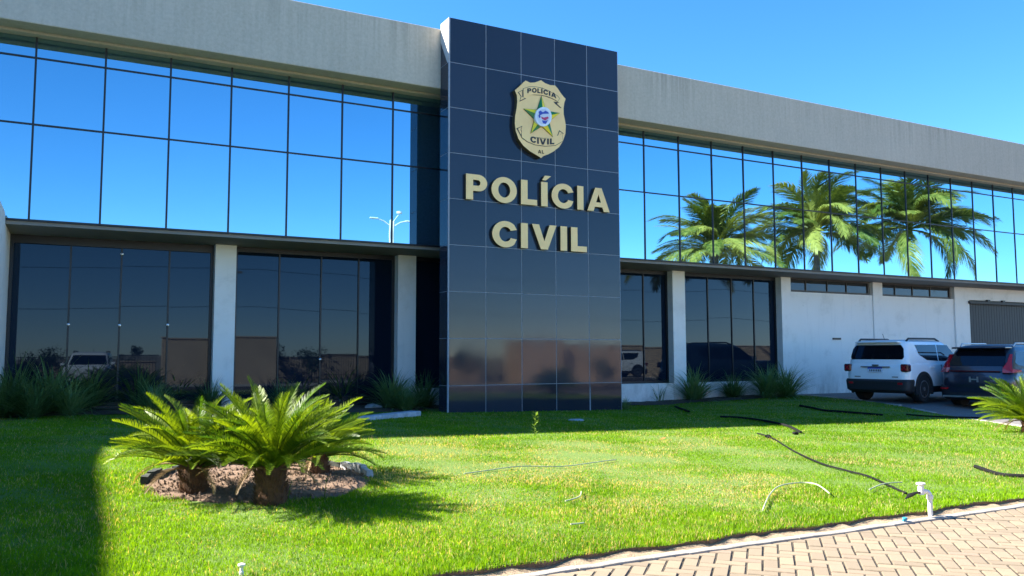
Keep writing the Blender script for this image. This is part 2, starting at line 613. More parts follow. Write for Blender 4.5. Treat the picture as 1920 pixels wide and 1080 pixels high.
# lawn sheet
m = MB()
ny, nx = 70, 260
for j in range(ny + 1):
    y0_ = -12.45 + (13.75) * j / ny
    xr = xr_lawn(y0_)
    for i in range(nx + 1):
        x = -8.1 + (xr + 8.1) * i / nx
        y = turf_edge(x) if j == 0 else y0_
        m.v.append((x, y, ground(x, y) + 0.008 * math.sin(3.1 * x + 1.7 * y) * math.sin(2.3 * y)))
for j in range(ny):
    for i in range(nx):
        a = j * (nx + 1) + i
        m.f.append((a, a + 1, a + nx + 2, a + nx + 1)); m.m.append(0)
for i in range(nx):      # cut earth face of the turf
    a, b = m.v[i], m.v[i + 1]
    m.face([a, b, (b[0], b[1] + .015, -.16), (a[0], a[1] + .015, -.16)], 1)
lawn = tag(m.build('lawn', [M['lawnsoil'], M['bedsoil']], smooth=60), 'green lawn in front of the police building', 'lawn', kind='structure')

# parking area to the right of the lawn
def lot_level(y):
    return .015 - .135 * sstep(-2.7, -4.3, y)
m = MB()
for j in range(41):
    y = -12.45 + 13.8 * j / 40
    xr = xr_lawn(y)
    for k, dx in enumerate((-0.05, 0.6, 2.0, 6.0, 40.0)):
        z0 = ground(xr, y) + 0.006
        t = min(1, max(0, dx) / 2.0)
        m.v.append((xr + dx, y, z0 * (1 - t) + lot_level(y) * t))
for j in range(40):
    for k in range(4):
        a = j * 5 + k
        m.f.append((a, a + 1, a + 6, a + 5)); m.m.append(0)
tag(m.build('parking_pavement', M['park']), 'grey paved parking area beside the lawn', 'pavement', kind='structure')
def park_z(x, y):
    xr = xr_lawn(y)
    t = min(1, max(0, (x - xr)) / 2.0)
    return (ground(xr, y) + 0.006) * (1 - t) + lot_level(y) * t

# pale edging between lawn and parking: separate stones
edge = MB(); edge.box(-0.26, 0.26, -0.05, 0.05, -0.06, 0.03, ch=0.012)
edge_me = edge.mesh('edging_stone', M['kerb'])
pe = tag(thing('parking_edging', 'low row of pale edging stones between lawn and parking', 'edging'), kind='structure')
yy = -12.2
while yy < 1.0:
    x = xr_lawn(yy); x2 = xr_lawn(yy + 0.5)
    o = link('edging_stone', edge_me, pe, (x, yy, ground(x, yy) - random.uniform(0.0, 0.035)))
    o.rotation_euler = (0, 0, math.atan2(0.5, x2 - x) + random.uniform(-.04, .04))
    yy += random.uniform(0.49, 0.56)

# driveway: sub-base sheet, herringbone pavers, kerb
m = MB()
xs = [-8.1 + 0.6 * i for i in range(96)]
for x in xs:
    m.v.append((x, kerb_y(x) + 0.02, -0.1145)); m.v.append((x, -18.6, -0.1145))
for i in range(len(xs) - 1):
    m.f.append((2 * i, 2 * i + 1, 2 * i + 3, 2 * i + 2)); m.m.append(0)
drive = tag(m.build('driveway', M['joint']), 'sand coloured paved driveway in the foreground', 'driveway', kind='structure')

PL, PW, GAP = 0.200, 0.100, 0.009
pm = MB()
pm.box(-PL / 2 + GAP / 2, PL / 2 - GAP / 2, -PW / 2 + GAP / 2, PW / 2 - GAP / 2, -0.05, 0.0, ch=0.006)
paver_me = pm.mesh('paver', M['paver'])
bricks = []
ca, sa = math.cos(R(-45)), math.sin(R(-45))
W = PW
for i in range(-140, 141):
    for j in range(-140, 141):
        # herringbone on unit cells of one brick width
        k = (i - j) % 4
        if k == 0: u, w, ang = (i + 1) * W, (j + .5) * W, 0.0
        elif k == 2: u, w, ang = (i + .5) * W, (j + 0.0) * W, 90.0
        else: continue
        x = 6.2 + u * ca - w * sa
        y = -13.8 + u * sa + w * ca
        bricks.append((x, y, ang))
vis, rest = [], []
for x, y, ang in bricks:
    if y > kerb_y(x) + 0.05 or x < 0 or x > 20 or y < -17: continue
    d = Vector((x, y, -0.12)) - CAM
    zc = d.dot(FW)
    if zc > 0.5:
        px_, py_ = 960 + F_PX * d.dot(RT) / zc, 540 - F_PX * d.dot(UP) / zc
        if -30 < px_ < 1960 and 900 < py_ < 1115:
            (vis.append((zc, x, y, ang)) if y < kerb_y(x) + .02 else None); continue
    if y < kerb_y(x) - .1: rest.append((x, y, ang))
vis.sort()
def cut_paver(x, y, ang):
    """whole bricks share one mesh; bricks that meet the kerb are cut along it"""
    if y < kerb_y(x) - 0.14: return paver_me
    bm = bmesh.new(); bm.from_mesh(paver_me)
    rot = Matrix.Rotation(-R(-45 + ang), 4, 'Z')
    sl = (kerb_y(x + .1) - kerb_y(x - .1)) / .2
    nrm = rot @ Vector((-sl, 1, 0)); co = rot @ Vector((0, kerb_y(x) - .040 - y, 0))
    bmesh.ops.bisect_plane(bm, geom=bm.verts[:] + bm.edges[:] + bm.faces[:], plane_co=co, plane_no=nrm, clear_outer=True)
    bmesh.ops.holes_fill(bm, edges=[e for e in bm.edges if e.is_boundary])
    me = bpy.data.meshes.new('paver'); bm.to_mesh(me); bm.free()
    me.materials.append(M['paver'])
    return me
for n, (zc, x, y, ang) in enumerate(vis):
    if n < 300:
        o = link('paver', cut_paver(x, y, ang), drive, (x, y, -0.108 + random.uniform(-.003, .002)))
        o.rotation_euler = (random.uniform(-.012, .012), random.uniform(-.012, .012), R(-45 + ang) + random.uniform(-.012, .012))
    else:
        rest.append((x, y, ang))
m = MB()
for x, y, ang in rest:
    a = R(-45 + ang); c, s = math.cos(a) * .097, math.sin(a) * .097
    c2, s2 = -math.sin(a) * .047, math.cos(a) * .047
    z = -0.109 + random.uniform(-.002, .002)
    q = [(x + c + c2, y + s + s2), (x - c + c2, y - s + s2), (x - c - c2, y - s - s2), (x + c - c2, y + s - s2)]
    n = len(m.v)
    m.v += [(a_, b_, z) for a_, b_ in q] + [(a_, b_, -0.15) for a_, b_ in q]
    for f in ((0, 1, 2, 3), (0, 4, 5, 1), (1, 5, 6, 2), (2, 6, 7, 3), (3, 7, 4, 0)):
        m.f.append(tuple(n + i for i in f)); m.m.append(0)
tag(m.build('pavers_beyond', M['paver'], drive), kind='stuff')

# kerb: cast strip in lengths, with a sandy margin to the turf
kb = tag(thing('kerb', 'thin pale concrete kerb between lawn and driveway', 'kerb'), kind='structure')
x = -6.0
while x < 13.0:
    L = random.uniform(0.85, 1.05)
    m = MB(); n = 6
    for i in range(n + 1):
        xx = x + (L - 0.008) * i / n
        yk = kerb_y(xx) + random.uniform(-.004, .004)
        zt = -0.094 + random.uniform(-.004, .003)
        m.v += [(xx, yk - 0.032, -0.2), (xx, yk - 0.030, zt - .006), (xx, yk - 0.022, zt), (xx, yk + 0.026, zt), (xx, yk + 0.034, -0.2)]
    for i in range(n):
        for k in range(4):
            a = i * 5 + k
            m.f.append((a, a + 5, a + 6, a + 1)); m.m.append(0)
    m.f.append((0, 1, 2, 3, 4)); m.m.append(0)
    m.f.append(tuple(n * 5 + k for k in (4, 3, 2, 1, 0))); m.m.append(0)
    m.build('kerb_length', M['kerb'], kb, smooth=40)
    x += L
m = MB()
xs = [-8.1 + 0.1 * i for i in range(215)]
for x in xs:
    yk = kerb_y(x)
    m.v += [(x, yk + 0.02, -0.102 + random.uniform(-.006, .008)), (x, yk + 0.08, -0.090 + random.uniform(-.012, .014)), (x, turf_edge(x) + .05, -0.085)]
for i in range(len(xs) - 1):
    for k in range(2):
        a = i * 3 + k
        m.f.append((a, a + 3, a + 4, a + 1)); m.m.append(0)
M['sandsoil'] = mat_soil('sandy_margin_soil', (0.22, 0.15, 0.09), (0.46, 0.34, 0.22), 12)
tag(m.build('soil_margin', M['sandsoil'], smooth=60), 'sandy strip of bare soil along the kerb', 'soil', kind='structure')

# street behind the photographer, seen in the glass
m = MB(); m.face([(-80, -24.9, -0.17), (140, -24.9, -0.17), (140, -40, -0.17), (-80, -40, -0.17)])
tag(m.build('road', M['asphalt']), 'asphalt street beyond the boundary fence', 'road', kind='structure')
m = MB(); m.face([(-80, -24.8, -0.16), (140, -24.8, -0.16), (140, -18.6, -0.16), (-80, -18.6, -0.16)])
tag(m.build('forecourt', M['pavefar']), 'paved forecourt between driveway and boundary fence', 'pavement', kind='structure')

# ================================================================== POLICE BUILDING
B = thing('police_building', 'two storey police building with mirrored blue upper floor and concrete parapet', 'building', (0, 0, 0))
XL, XR = -8.2, 34.5
PITCHX = 1.15
ZB, Z2, Z1, ZT = 3.706, 5.455, 6.699, 7.13
YW = 1.45
YC = 1.20
# solid volumes
box_obj('upper_wall', M['frame'], B, XL, XR, 0.09, 14.0, 3.70, 8.0)
box_obj('ground_wall', M['frame'], B, XL, XR, 1.62, 14.0, -0.2, 3.60)
box_obj('floor_slab', M['soffit'], B, XL, XR, 0.012, 14.0, 3.603, 3.668)
box_obj('slab_edge', M['frame'], B, XL + .02, XR, -0.035, 0.08, 3.671, 3.703)
box_obj('roof_slab', M['concrete'], B, XL, XR, -0.44, 14.0, 8.003, 8.12)
# parapet: cast in lengths with faint joints
box_obj('parapet', M['concrete'], B, XL, XR, -0.70, -0.442, 7.10, 8.45, ch=0.012)
box_obj('parapet_soffit', M['concrete'], B, XL, XR, -0.44, 0.20, 7.135, 7.9)
box_obj('drip_beam', M['concrete'], B, XL, XR, -0.20, 0.085, 7.085, 7.132)
box_obj('back_parapet', M['concrete'], B, XL, XR, 13.7, 14.0, 8.123, 8.45)
# curtain wall: frame + every pane
n0, n1 = -6, 29
cw = MB()
for n in range(n0, n1 + 1):
    x = n * PITCHX
    cw.box(x - 0.017, x + 0.017, -0.032, 0.085, 3.706, 7.08)
for n in range(n0, n1):
    for z in (Z2, Z1):
        cw.box(n * PITCHX + 0.0175, (n + 1) * PITCHX - 0.0175, -0.028, 0.085, z - 0.016, z + 0.016)
cwo = cw.build('curtain_wall_frame', M['frame'], B)
pane_rows = [(ZB + .002, Z2 - .0165), (Z2 + .0165, Z1 - .0165), (Z1 + .0165, 7.078)]
for za, zb in pane_rows:
    h = (zb - za) / 2
    pm = MB(); pm.box(-PITCHX / 2 + 0.018, PITCHX / 2 - 0.018, -0.012, 0.012, -h, h)
    me = pm.mesh('glass_pane', M['mirror'])
    for n in range(n0, n1):
        o = link('glass_pane', me, cwo, ((n + .5) * PITCHX, 0.0, (za + zb) / 2))
        o.rotation_euler = (random.uniform(-1, 1) * .0034, 0, random.uniform(-1, 1) * .0034)

# ground floor: columns, windows, walls
COLS = [(-0.85, -0.36), (3.40, 3.83), (7.50, 7.95), (11.60, 12.03), (15.66, 16.10), (19.85, 20.25), (23.98, 24.44)]
for i, (a, b) in enumerate(COLS[1:]):
    box_obj('column', M['white'], B, a, b, YC, 1.60, -0.3, 3.60)
def window(x0, x1, z0, z1, mulls, y=YW, fw=0.06, name='ground_window', frame=M['frame'], glass=M['dark'], depth=0.12, top=None):
    top = top or fw
    fr = MB()
    fr.box(x0, x0 + fw, y - .02, y + depth, z0, z1)
    fr.box(x1 - fw, x1, y - .02, y + depth, z0, z1)
    fr.box(x0 + fw + .0005, x1 - fw - .0005, y - .02, y + depth, z1 - top, z1)
    fr.box(x0 + fw + .0005, x1 - fw - .0005, y - .02, y + depth, z0, z0 + fw)
    edges = [x0 + fw] + list(mulls) + [x1 - fw]
    hw = min(0.016, fw / 2)
    for mx in mulls:
        fr.box(mx - hw, mx + hw, y - .012, y + depth, z0 + fw + .0005, z1 - top - .0005)
    o = fr.build(name, frame, B)
    for k, (a, b) in enumerate(zip(edges[:-1], edges[1:])):
        pa = a + (hw + .001 if k else .001)
        pb = b - (hw + .001 if k < len(edges) - 2 else .001)
        pm = MB(); pm.box(-(pb - pa) / 2, (pb - pa) / 2, -.005, .005, -(z1 - top - z0 - fw) / 2 + .001, (z1 - top - z0 - fw) / 2 - .001)
        p = pm.build('pane', glass, o, loc=((pa + pb) / 2, y + .02, (z0 + fw + z1 - top) / 2))
        p.rotation_euler = (random.uniform(-1, 1) * .0014, 0, random.uniform(-1, 1) * .0014)
    return o
window(-0.357, 3.397, 0.25, 3.60, [0.69, 1.61, 2.52], top=0.16)
w1 = window(3.833, 7.497, 0.25, 3.60, [4.80, 5.74, 6.62], top=0.10)
window(7.953, 11.597, 0.45, 3.60, [8.9, 9.8, 10.7], top=0.1)
window(12.033, 15.657, 0.45, 3.60, [12.98, 13.9, 14.82], top=0.1)
window(16.103, 19.847, 0.45, 3.60, [17.15, 18.06, 18.95], top=0.1)
# plinths below the windows
for a, b, z in ((-0.357, 3.397, .248), (3.833, 7.497, .248), (7.953, 11.597, .448), (12.033, 15.657, .448), (16.103, 19.847, .448)):
    box_obj('plinth', M['white'] if a > 7 else M['frame'], B, a, b, YC + 0.03, 1.6, -0.3, z)
# small round fittings on the patch-glazed doors
for x, z in ((0.69, 1.86), (1.61, 1.86), (2.52, 1.88), (1.61, 3.32), (5.74, 1.15)):
    m = MB(); m.lathe([(0.03, 0.0), (0.03, -.02), (0.02, -.026)], 10, (x, YW - .013, z), 'y')
    m.build('glass_fitting', M['chrome'], B, smooth=40)
# right hand white walls with clerestory windows
def clerestory(x0, x1, mulls):
    box_obj('wall_panel', M['white'], B, x0, x1, YC + 0.04, 1.61, -0.3, 3.17)
    window(x0, x1 - .14, 3.18, 3.60, mulls, y=1.27, fw=0.045, name='clerestory_window', frame=M['bronze'], glass=M['hglass'])
    box_obj('window_reveal', M['soffit'], B, x1 - .139, x1, 1.33, 1.61, 3.172, 3.60)
clerestory(20.253, 23.977, [20.97, 21.92, 22.8])
clerestory(24.443, 28.187, [25.15, 26.05, 26.98])
m = MB()
m.box(28.19, 29.0, YC - 0.02, 1.61, -0.3, 3.60)
m.box(29.0, 33.2, YC - 0.02, 1.61, 3.16, 3.60)
m.box(33.2, XR, YC - 0.02, 1.61, -0.3, 3.60)
m.build('garage_wall', M['white'], B)
gd = MB()
gd.box(29.0, 33.2, 1.30, 1.40, -0.1, 3.16)
gdo = gd.build('garage_shutter', M['shutter'], B)
sl = MB(); sl.box(-0.075, 0.075, 0, .03, -0.1, 3.09, ch=.008); slm = sl.mesh('slat', M['shutter'])
for i in range(27):
    link('slat', slm, gdo, (29.09 + i * 0.155, 1.265, 0))
box_obj('rail', M['shutter'], gdo, 28.93, 33.27, 1.10, 1.178, 3.03, 3.12)
for x in (29.95, 30.85):
    box_obj('roller', M['frame'], gdo, x, x + .14, 1.09, 1.177, 3.122, 3.19)
box_obj('wall_vent', M['frame'], B, 22.05, 22.40, 1.20, 1.238, 1.70, 1.76)
# projecting end wall on the left, with a rounded head
m = MB()
prof = [(-1.9, -.3), (1.60, -.3), (1.60, 3.60), (0.01, 3.60), (-0.02, 3.70), (-0.12, 3.76), (-0.3, 3.79), (-1.9, 3.80)]
m.extrude([prof], lambda u, w, d: (d, u, w), -0.85, -0.36)
m.build('end_wall', M['white'], B)
# the wing to the left of the photograph, whose shadow lies on the lawn
XW = -8.2
def wing(name, mat, inset, y0, y1, z0, z1):
    xa = lambda y: -7.91 + .07 * (y + .4) - inset
    m = MB()
    m.extrude([[(xa(y0), y0), (xa(y1), y1), (-17.0 + inset, y1), (-17.0 + inset, y0)]], lambda u, w, d: (u, w, d), z0, z1)
    return m.build(name, mat, B)
wing('wing_wall', M['white'], .2, -30.0, -0.73, -0.3, 7.1)
wing('wing_parapet', M['concrete'], 0, -30.2, -0.715, 7.103, 8.45)
for k in range(9):
    yk = -3.2 - k * 3.0
    XW = -7.91 + .07 * (yk - .7) - .2 + .06
    f = box_obj('wing_window', M['frame'], B, XW - .25, XW + .02, yk - 1.1, yk + 1.1, 4.2, 6.4)
    for s in (0, 1):
        box_obj('pane', M['mirror'], f, XW + .021, XW + .028, yk - 1.05 + s * 1.06, yk - .01 + s * 1.06, 4.26, 6.34)

# ================================================================== GRANITE SIGN PYLON
P0, TW, TH, PY, PT = 7.761, 0.8853, 0.9956, -1.146, 8.562
PB = -0.698
PX1 = P0 + 5 * TW
pyl = thing('granite_pylon', 'tall dark blue granite clad slab carrying the gold police sign', 'pylon', (0, 0, 0))
box_obj('core', M['grout'], pyl, P0 - .006, PX1 + .006, PY - .005, PB - .004, -0.3, PT - .012)
g = 0.006
for c in range(5):
    for r in range(9):
        z1 = PT - r * TH - g
        z0 = PT - (r + 1) * TH + g if r < 8 else -0.25
        x0, x1 = P0 + c * TW + g, P0 + (c + 1) * TW - g
        if c == 0: x0 = P0 + .022
        m = MB(); m.box(-(x1 - x0) / 2, (x1 - x0) / 2, -.008, .012, -(z1 - z0) / 2, (z1 - z0) / 2, ch=.002)
        o = m.build('granite_tile', M['granite'], pyl, loc=((x0 + x1) / 2, PY + random.uniform(-.001, .001), (z0 + z1) / 2))
        o.rotation_euler = (random.uniform(-1, 1) * .0012, 0, random.uniform(-1, 1) * .0012)
for side, xs_ in ((0, P0), (1, PX1)):
    for r in range(9):
        if side == 0 and r == 0: continue
        z1 = PT - r * TH - g
        z0 = PT - (r + 1) * TH + g if r < 8 else -0.25
        y0, y1 = PY + .026, PB - .006
        m = MB()
        m.box(-.010, .011, -(y1 - y0) / 2, (y1 - y0) / 2, -(z1 - z0) / 2, (z1 - z0) / 2, ch=.002)
        o = m.build('side_tile', M['granite'], pyl, loc=(xs_, (y0 + y1) / 2, (z0 + z1) / 2))
# unclad corner at the top left: raw concrete wedge over a cut tile
zt, zj = PT - .004, PT - TH - g
ya, yb = PY + .004, PB - .006
m = MB()
m.extrude([[(ya, zt), (yb, zt), (yb, zt - .42), (ya + .07, zj + .01), (ya, zj + .01)]], lambda u, w, d: (d, u, w), P0 + .011, P0 - .012)
tag(m.build('bare_corner', M['rawconc'], pyl), 'bare pale concrete wedge at the top corner')
m = MB()
m.extrude([[(yb, zt - .427), (yb, zj + .01), (ya + .077, zj + .01)]], lambda u, w, d: (d, u, w), P0 + .011, P0 - .010)
m.build('side_tile', M['granite'], pyl)
box_obj('corner_trim', M['grout'], pyl, P0 - .012, P0 + .020, PY - .009, PY + .022, -.25, zj + .005)
box_obj('coping', M['rawconc'], pyl, P0 + .01, PX1 - .01, PY + .014, PB - .008, PT - .0115, PT + .004)
# pale repair strip low on the face
m = MB(); xx = P0 + 4 * TW
m.extrude([[(xx - .012, -0.2), (xx + .022, -0.2), (xx + .012, .45), (xx, .62), (xx - .008, .45)]], lambda u, w, d: (u, PY - .0085 - d, w), 0, .004)
m.build('joint_filler', M['grout'], pyl)

# ================================================================== LETTERING
def arc(cx, cy, rx, ry, a0, a1, n):
    return [(cx + rx * math.cos(R(a0 + (a1 - a0) * i / n)), cy + ry * math.sin(R(a0 + (a1 - a0) * i / n))) for i in range(n + 1)]


def glyph(ch):
    """bold sans capital, cap height 1: (width, list of [outer, holes...])"""
    t = 0.27
    if ch in 'IÍ':
        sh = [[[(0, 0), (t, 0), (t, 1), (0, 1)]]]
        if ch == 'Í': sh.append([[(0.04, 1.07), (0.20, 1.07), (0.42, 1.27), (0.16, 1.27)]])
        return t, sh
    if ch == 'L': return .66, [[[(0, 0), (.66, 0), (.66, .23), (t, .23), (t, 1), (0, 1)]]]
    if ch == 'O': return 1.0, [[arc(.5, .5, .5, .52, 0, 352, 44), arc(.5, .5, .235, .30, 0, 350, 36)]]
    if ch == 'C':
        o = arc(.5, .5, .5, .52, 38, 322, 34)
        i = arc(.5, .5, .235, .29, 318, 42, 26)
        o[0] = (.90, .66 + .02); o[-1] = (.92, .34 - .02)
        return .93, [[arc(.5, .5, .5, .52, 48, 0 + 312, 34) + [(.93, .32), (.69, .36)] + arc(.5, .5, .235, .29, 320, 40, 26) + [(.69, .64), (.93, .70)]]]
    if ch == 'P':
        out = [(0, 0), (t, 0), (t, .345), (.47, .345)] + arc(.47, .6725, .34, .3275, -80, 80, 16) + [(.47, 1), (0, 1)]
        ho = [(t, .56), (.45, .56)] + arc(.45, .6725, .10, .1125, -75, 75, 8) + [(.45, .785), (t, .785)]
        return .81, [[out, ho]]
    if ch == 'A':
        out = [(0, 0), (.275, 0), (.335, .185), (.665, .185), (.725, 0), (1.0, 0), (.645, 1), (.355, 1)]
        ho = [(.395, .385), (.605, .385), (.50, .73)]
        return 1.0, [[out, ho]]
    if ch == 'V': return .98, [[[(.35, 0), (.63, 0), (.98, 1), (.70, 1), (.49, .33), (.28, 1), (0, 1)]]]


def word_parts(word, x0, z0, z1, x1, gap):
    """glyph shapes laid out between x0 and x1"""
    gl = [glyph(c) for c in word]
    h = z1 - z0
    tot = sum(w for w, _ in gl)
    sx = (x1 - x0 - gap * (len(gl) - 1)) / tot
    out, x = [], x0
    for w, shapes in gl:
        out.append([[[(x + u * sx, z0 + v * h) for u, v in loop] for loop in s] for s in shapes])
        x += w * sx + gap
    return out


def letters(root, word, x0, z0, z1, x1, gap, y_back, y_front):
    for shapes in word_parts(word, x0, z0, z1, x1, gap):
        m = MB()
        for s in shapes: m.extrude(s, lambda u, w, d: (u, d, w), y_back, y_front, 0)
        # the returns of the box letters are dark
        for k, f in enumerate(m.f):
            ys = [m.v[i][1] for i in f]
            m.m[k] = 0 if max(ys) - min(ys) < 1e-6 else 1
        m.build('letter', [M['gold'], M['golddk']], root)


LW = PY - .012
s1 = thing('sign_lettering', 'raised gold letters reading POLÍCIA, upper line on the dark pylon', 'sign', (0, 0, 0))
letters(s1, 'POLÍCIA', 8.125, 4.58, 5.135, 11.85, .105, LW, LW - .085)
s2 = thing('sign_lettering', 'raised gold letters reading CIVIL, lower line on the dark pylon', 'sign', (0, 0, 0))
letters(s2, 'CIVIL', 8.755, 3.60, 4.16, 11.20, .105, LW, LW - .085)

# ================================================================== BADGE
BF = LW - .13
bd = thing('police_badge', 'gold police shield with green and yellow star on the pylon', 'badge', (0, 0, 0))
def bp(px_, py_, y=BF):
    p = on(940 + px_ / 6.35, 140 + py_ / 6.35, 1, y)
    return (p.x, p.z)
def smooth_loop(pts, it=2):
    for _ in range(it):
        q = []
        for a, b in zip(pts, pts[1:] + pts[:1]):
            q += [(a[0] * .75 + b[0] * .25, a[1] * .75 + b[1] * .25), (a[0] * .25 + b[0] * .75, a[1] * .25 + b[1] * .75)]
        pts = q
    return pts
XZ = lambda u, w, d: (u, d, w)
sh_px = [(160, 185), (215, 140), (262, 92), (290, 70), (345, 96), (400, 92), (445, 76), (472, 66), (520, 100), (580, 124), (640, 128),
         (668, 160), (705, 215), (740, 260), (766, 288), (750, 335), (741, 400), (742, 470), (757, 540), (768, 610), (763, 700), (735, 790),
         (690, 860), (625, 912), (560, 948), (505, 966), (472, 992), (430, 964), (340, 912), (262, 845), (205, 765), (172, 670), (160, 580),
         (165, 490), (182, 400), (190, 320), (185, 245)]
shield = [bp(*p) for p in sh_px]
m = MB(); m.extrude([shield], XZ, LW, BF)
for k, f in enumerate(m.f):
    ys = [m.v[i][1] for i in f]; m.m[k] = 0 if max(ys) - min(ys) < 1e-6 else 1
m.build('shield', [M['gold'], M['golddk']], bd)
def plate(name, pts_px, y0, y1, mat, parent, sm=0):
    pts = [bp(*p) for p in pts_px]
    if sm: pts = smooth_loop(pts, sm)
    m = MB(); m.extrude([pts], XZ, y0, y1)
    return m.build(name, mat, parent)
def grow(pts, k):
    cx = sum(p[0] for p in pts) / len(pts); cy = sum(p[1] for p in pts) / len(pts)
    out = []
    n = len(pts)
    for i in range(n):
        a, p, b = pts[i - 1], pts[i], pts[(i + 1) % n]
        t = (b[0] - a[0], b[1] - a[1]); L = math.hypot(*t) or 1
        nx_, ny_ = t[1] / L, -t[0] / L
        if (p[0] - cx) * nx_ + (p[1] - cy) * ny_ < 0 and abs((p[0] - cx) * nx_ + (p[1] - cy) * ny_) > 8: nx_, ny_ = -nx_, -ny_
        out.append((p[0] + nx_ * k, p[1] + ny_ * k))
    return out
def ribbon(name, pts, y):
    # dark outline plate below a gold plate
    r = plate(name, grow(pts, 6), BF - .0005, y + .004, M['black'], bd)
    plate('ribbon_face', pts, y + .0035, y, M['gold'], r)
    return r
rt = [(262, 168), (330, 148), (400, 148), (470, 160), (560, 195), (660, 252), (690, 285), (668, 318), (600, 280), (540, 258), (470, 242), (390, 238), (320, 246), (262, 264)]
ribbon('ribbon', rt, BF - .012)
plate('ribbon_tail', [(196, 210), (254, 182), (254, 272), (296, 284), (216, 322), (232, 262)], BF - .0005, BF - .006, M['black'], bd)
plate('ribbon_tail', [(206, 211), (246, 191), (246, 268), (276, 283), (222, 308), (240, 260)], BF - .0055, BF - .008, M['gold'], bd)
plate('ribbon_tail', [(620, 322), (690, 330), (660, 345), (716, 398), (700, 398), (640, 346)], BF - .0005, BF - .006, M['black'], bd)
rb = [(238, 684), (300, 722), (380, 748), (500, 762), (620, 748), (722, 704), (730, 790), (640, 842), (520, 850), (400, 834), (310, 796), (242, 748)]
ribbon('ribbon', rb, BF - .012)
plate('ribbon_tail', [(180, 640), (250, 610), (236, 650), (246, 690), (236, 742)], BF - .0005, BF - .006, M['black'], bd)
plate('ribbon_tail', [(196, 644), (240, 622), (228, 652), (236, 688), (230, 716)], BF - .0055, BF - .008, M['gold'], bd)
plate('ribbon_tail', [(660, 738), (690, 662), (742, 702), (722, 706)], BF - .0005, BF - .006, M['black'], bd)
plate('ribbon_tail', [(672, 728), (692, 676), (732, 703)], BF - .0055, BF - .008, M['gold'], bd)
def badge_word(word, pts, h_px, w_px, y):
    """letters along a polyline of baseline pixel points"""
    m = MB()
    gl = [glyph(c) for c in word]
    gap = .16
    tot = sum(w for w, _ in gl) + gap * (len(gl) - 1)
    def base(t):
        n = len(pts) - 1
        i = min(int(t * n), n - 1); f_ = t * n - i
        a, b = pts[i], pts[i + 1]
        return (a[0] + (b[0] - a[0]) * f_, a[1] + (b[1] - a[1]) * f_)
    u0 = 0
    for w, shapes in gl:
        for s in shapes:
            loops = []
            for loop in s:
                l2 = []
                for u, v in loop:
                    bx, by = base((u0 + u) / tot)
                    l2.append(bp(bx, by - v * h_px))
                loops.append(l2)
            m.extrude(loops, XZ, BF - .0125, y)
        u0 += w + gap
    return m
badge_word('POLÍCIA', [(306, 222), (390, 216), (470, 226), (560, 248), (650, 286)], 56, 1, BF - .018).build('lettering', M['black'], bd)
badge_word('CIVIL', [(342, 802), (480, 836), (626, 830)], 70, 1, BF - .018).build('lettering', M['black'], bd)
mm = badge_word('AL', [(436, 936), (508, 942)], 42, 1, BF - .010)
mm.v = [(a, b if b < BF - .0126 else BF - .0003, c) if abs(b - (BF - .0125)) > 1e-6 else (a, BF - .0003, c) for a, b, c in mm.v]
mm.build('lettering', M['black'], bd)
# star: ten facets, green and yellow
tips = [(474, 258), (690, 460), (607, 738), (348, 700), (262, 408)]
cs = (478, 512)
inn = []
for i in range(5):
    a, b = tips[i], tips[(i + 1) % 5]
    mx_, my_ = (a[0] + b[0]) / 2, (a[1] + b[1]) / 2
    inn.append((cs[0] + (mx_ - cs[0]) * .50, cs[1] + (my_ - cs[1]) * .50))
ring = []
for i in range(5): ring += [tips[i], inn[i]]
plate('star_backing', grow(ring, 3), BF - .0005, BF - .02, M['black'], bd)
mg, my = MB(), MB()
def p3(p, y):
    q_ = bp(*p); return (q_[0], y, q_[1])
top = p3(cs, BF - .085)
for i in range(10):
    a, b = ring[i], ring[(i + 1) % 10]
    tgt = my if i % 2 == 0 else mg
    tgt.face([p3(a, BF - .022), p3(b, BF - .022), top])
    tgt.face([p3(a, BF - .022), p3(a, BF - .0005), p3(b, BF - .0005), p3(b, BF - .022)])
star = mg.build('star', M['sgreen'], bd)
my.build('star_facet', M['syellow'], star)
def disc(name, c, rx, ry, y0, y1, mat, parent):
    return plate(name, [(c[0] + rx * math.cos(2 * math.pi * i / 36), c[1] + ry * math.sin(2 * math.pi * i / 36)) for i in range(36)], y0, y1, mat, parent)
cres = disc('medallion', cs, 98, 115, BF - .03, BF - .094, M['swhite'], bd)
disc('medallion_ring', cs, 76, 90, BF - .0935, BF - .097, M['plate'], cres)
plate('crest', [(418, 455), (440, 440), (468, 462), (500, 442), (532, 460), (540, 478), (470, 480), (430, 500)], BF - .0965, BF - .1, M['sblue'], cres)
plate('crest', [(416, 500), (430, 478), (442, 520), (424, 530)], BF - .0965, BF - .1, M['sblue'], cres)
plate('crest', [(446, 512), (480, 524), (528, 512), (540, 530), (498, 560), (458, 540)], BF - .0965, BF - .1, M['sred'], cres)
plate('crest', [(458, 555), (500, 565), (530, 548), (505, 600), (470, 590)], BF - .0965, BF - .1, M['sblue'], cres)

# ================================================================== BORDER BED, STONES, SLAB
m = MB()
xs = [-2.5 + 0.25 * i for i in range(89)]
for x in xs:
    e = (-0.55 if x > 5.6 else -.12) + .10 * math.sin(x * 1.9) + random.uniform(-.06, .06)
    if x > 7.6: e = .35 + .1 * math.sin(x * 2.1)
    for y in (e, e + .25, (e + 1.2) / 2 + .1, 1.22):
        m.v.append((x, y, ground(x, y) + (.012 if y == e else .05) + random.uniform(-.01, .015)))
for i in range(len(xs) - 1):
    for k in range(3):
        a = i * 4 + k
        m.f.append((a, a + 4, a + 5, a + 1)); m.m.append(0)
tag(m.build('border_bed', M['mulch'], smooth=60), 'dark soil border along the foot of the building', 'flower bed', kind='structure')

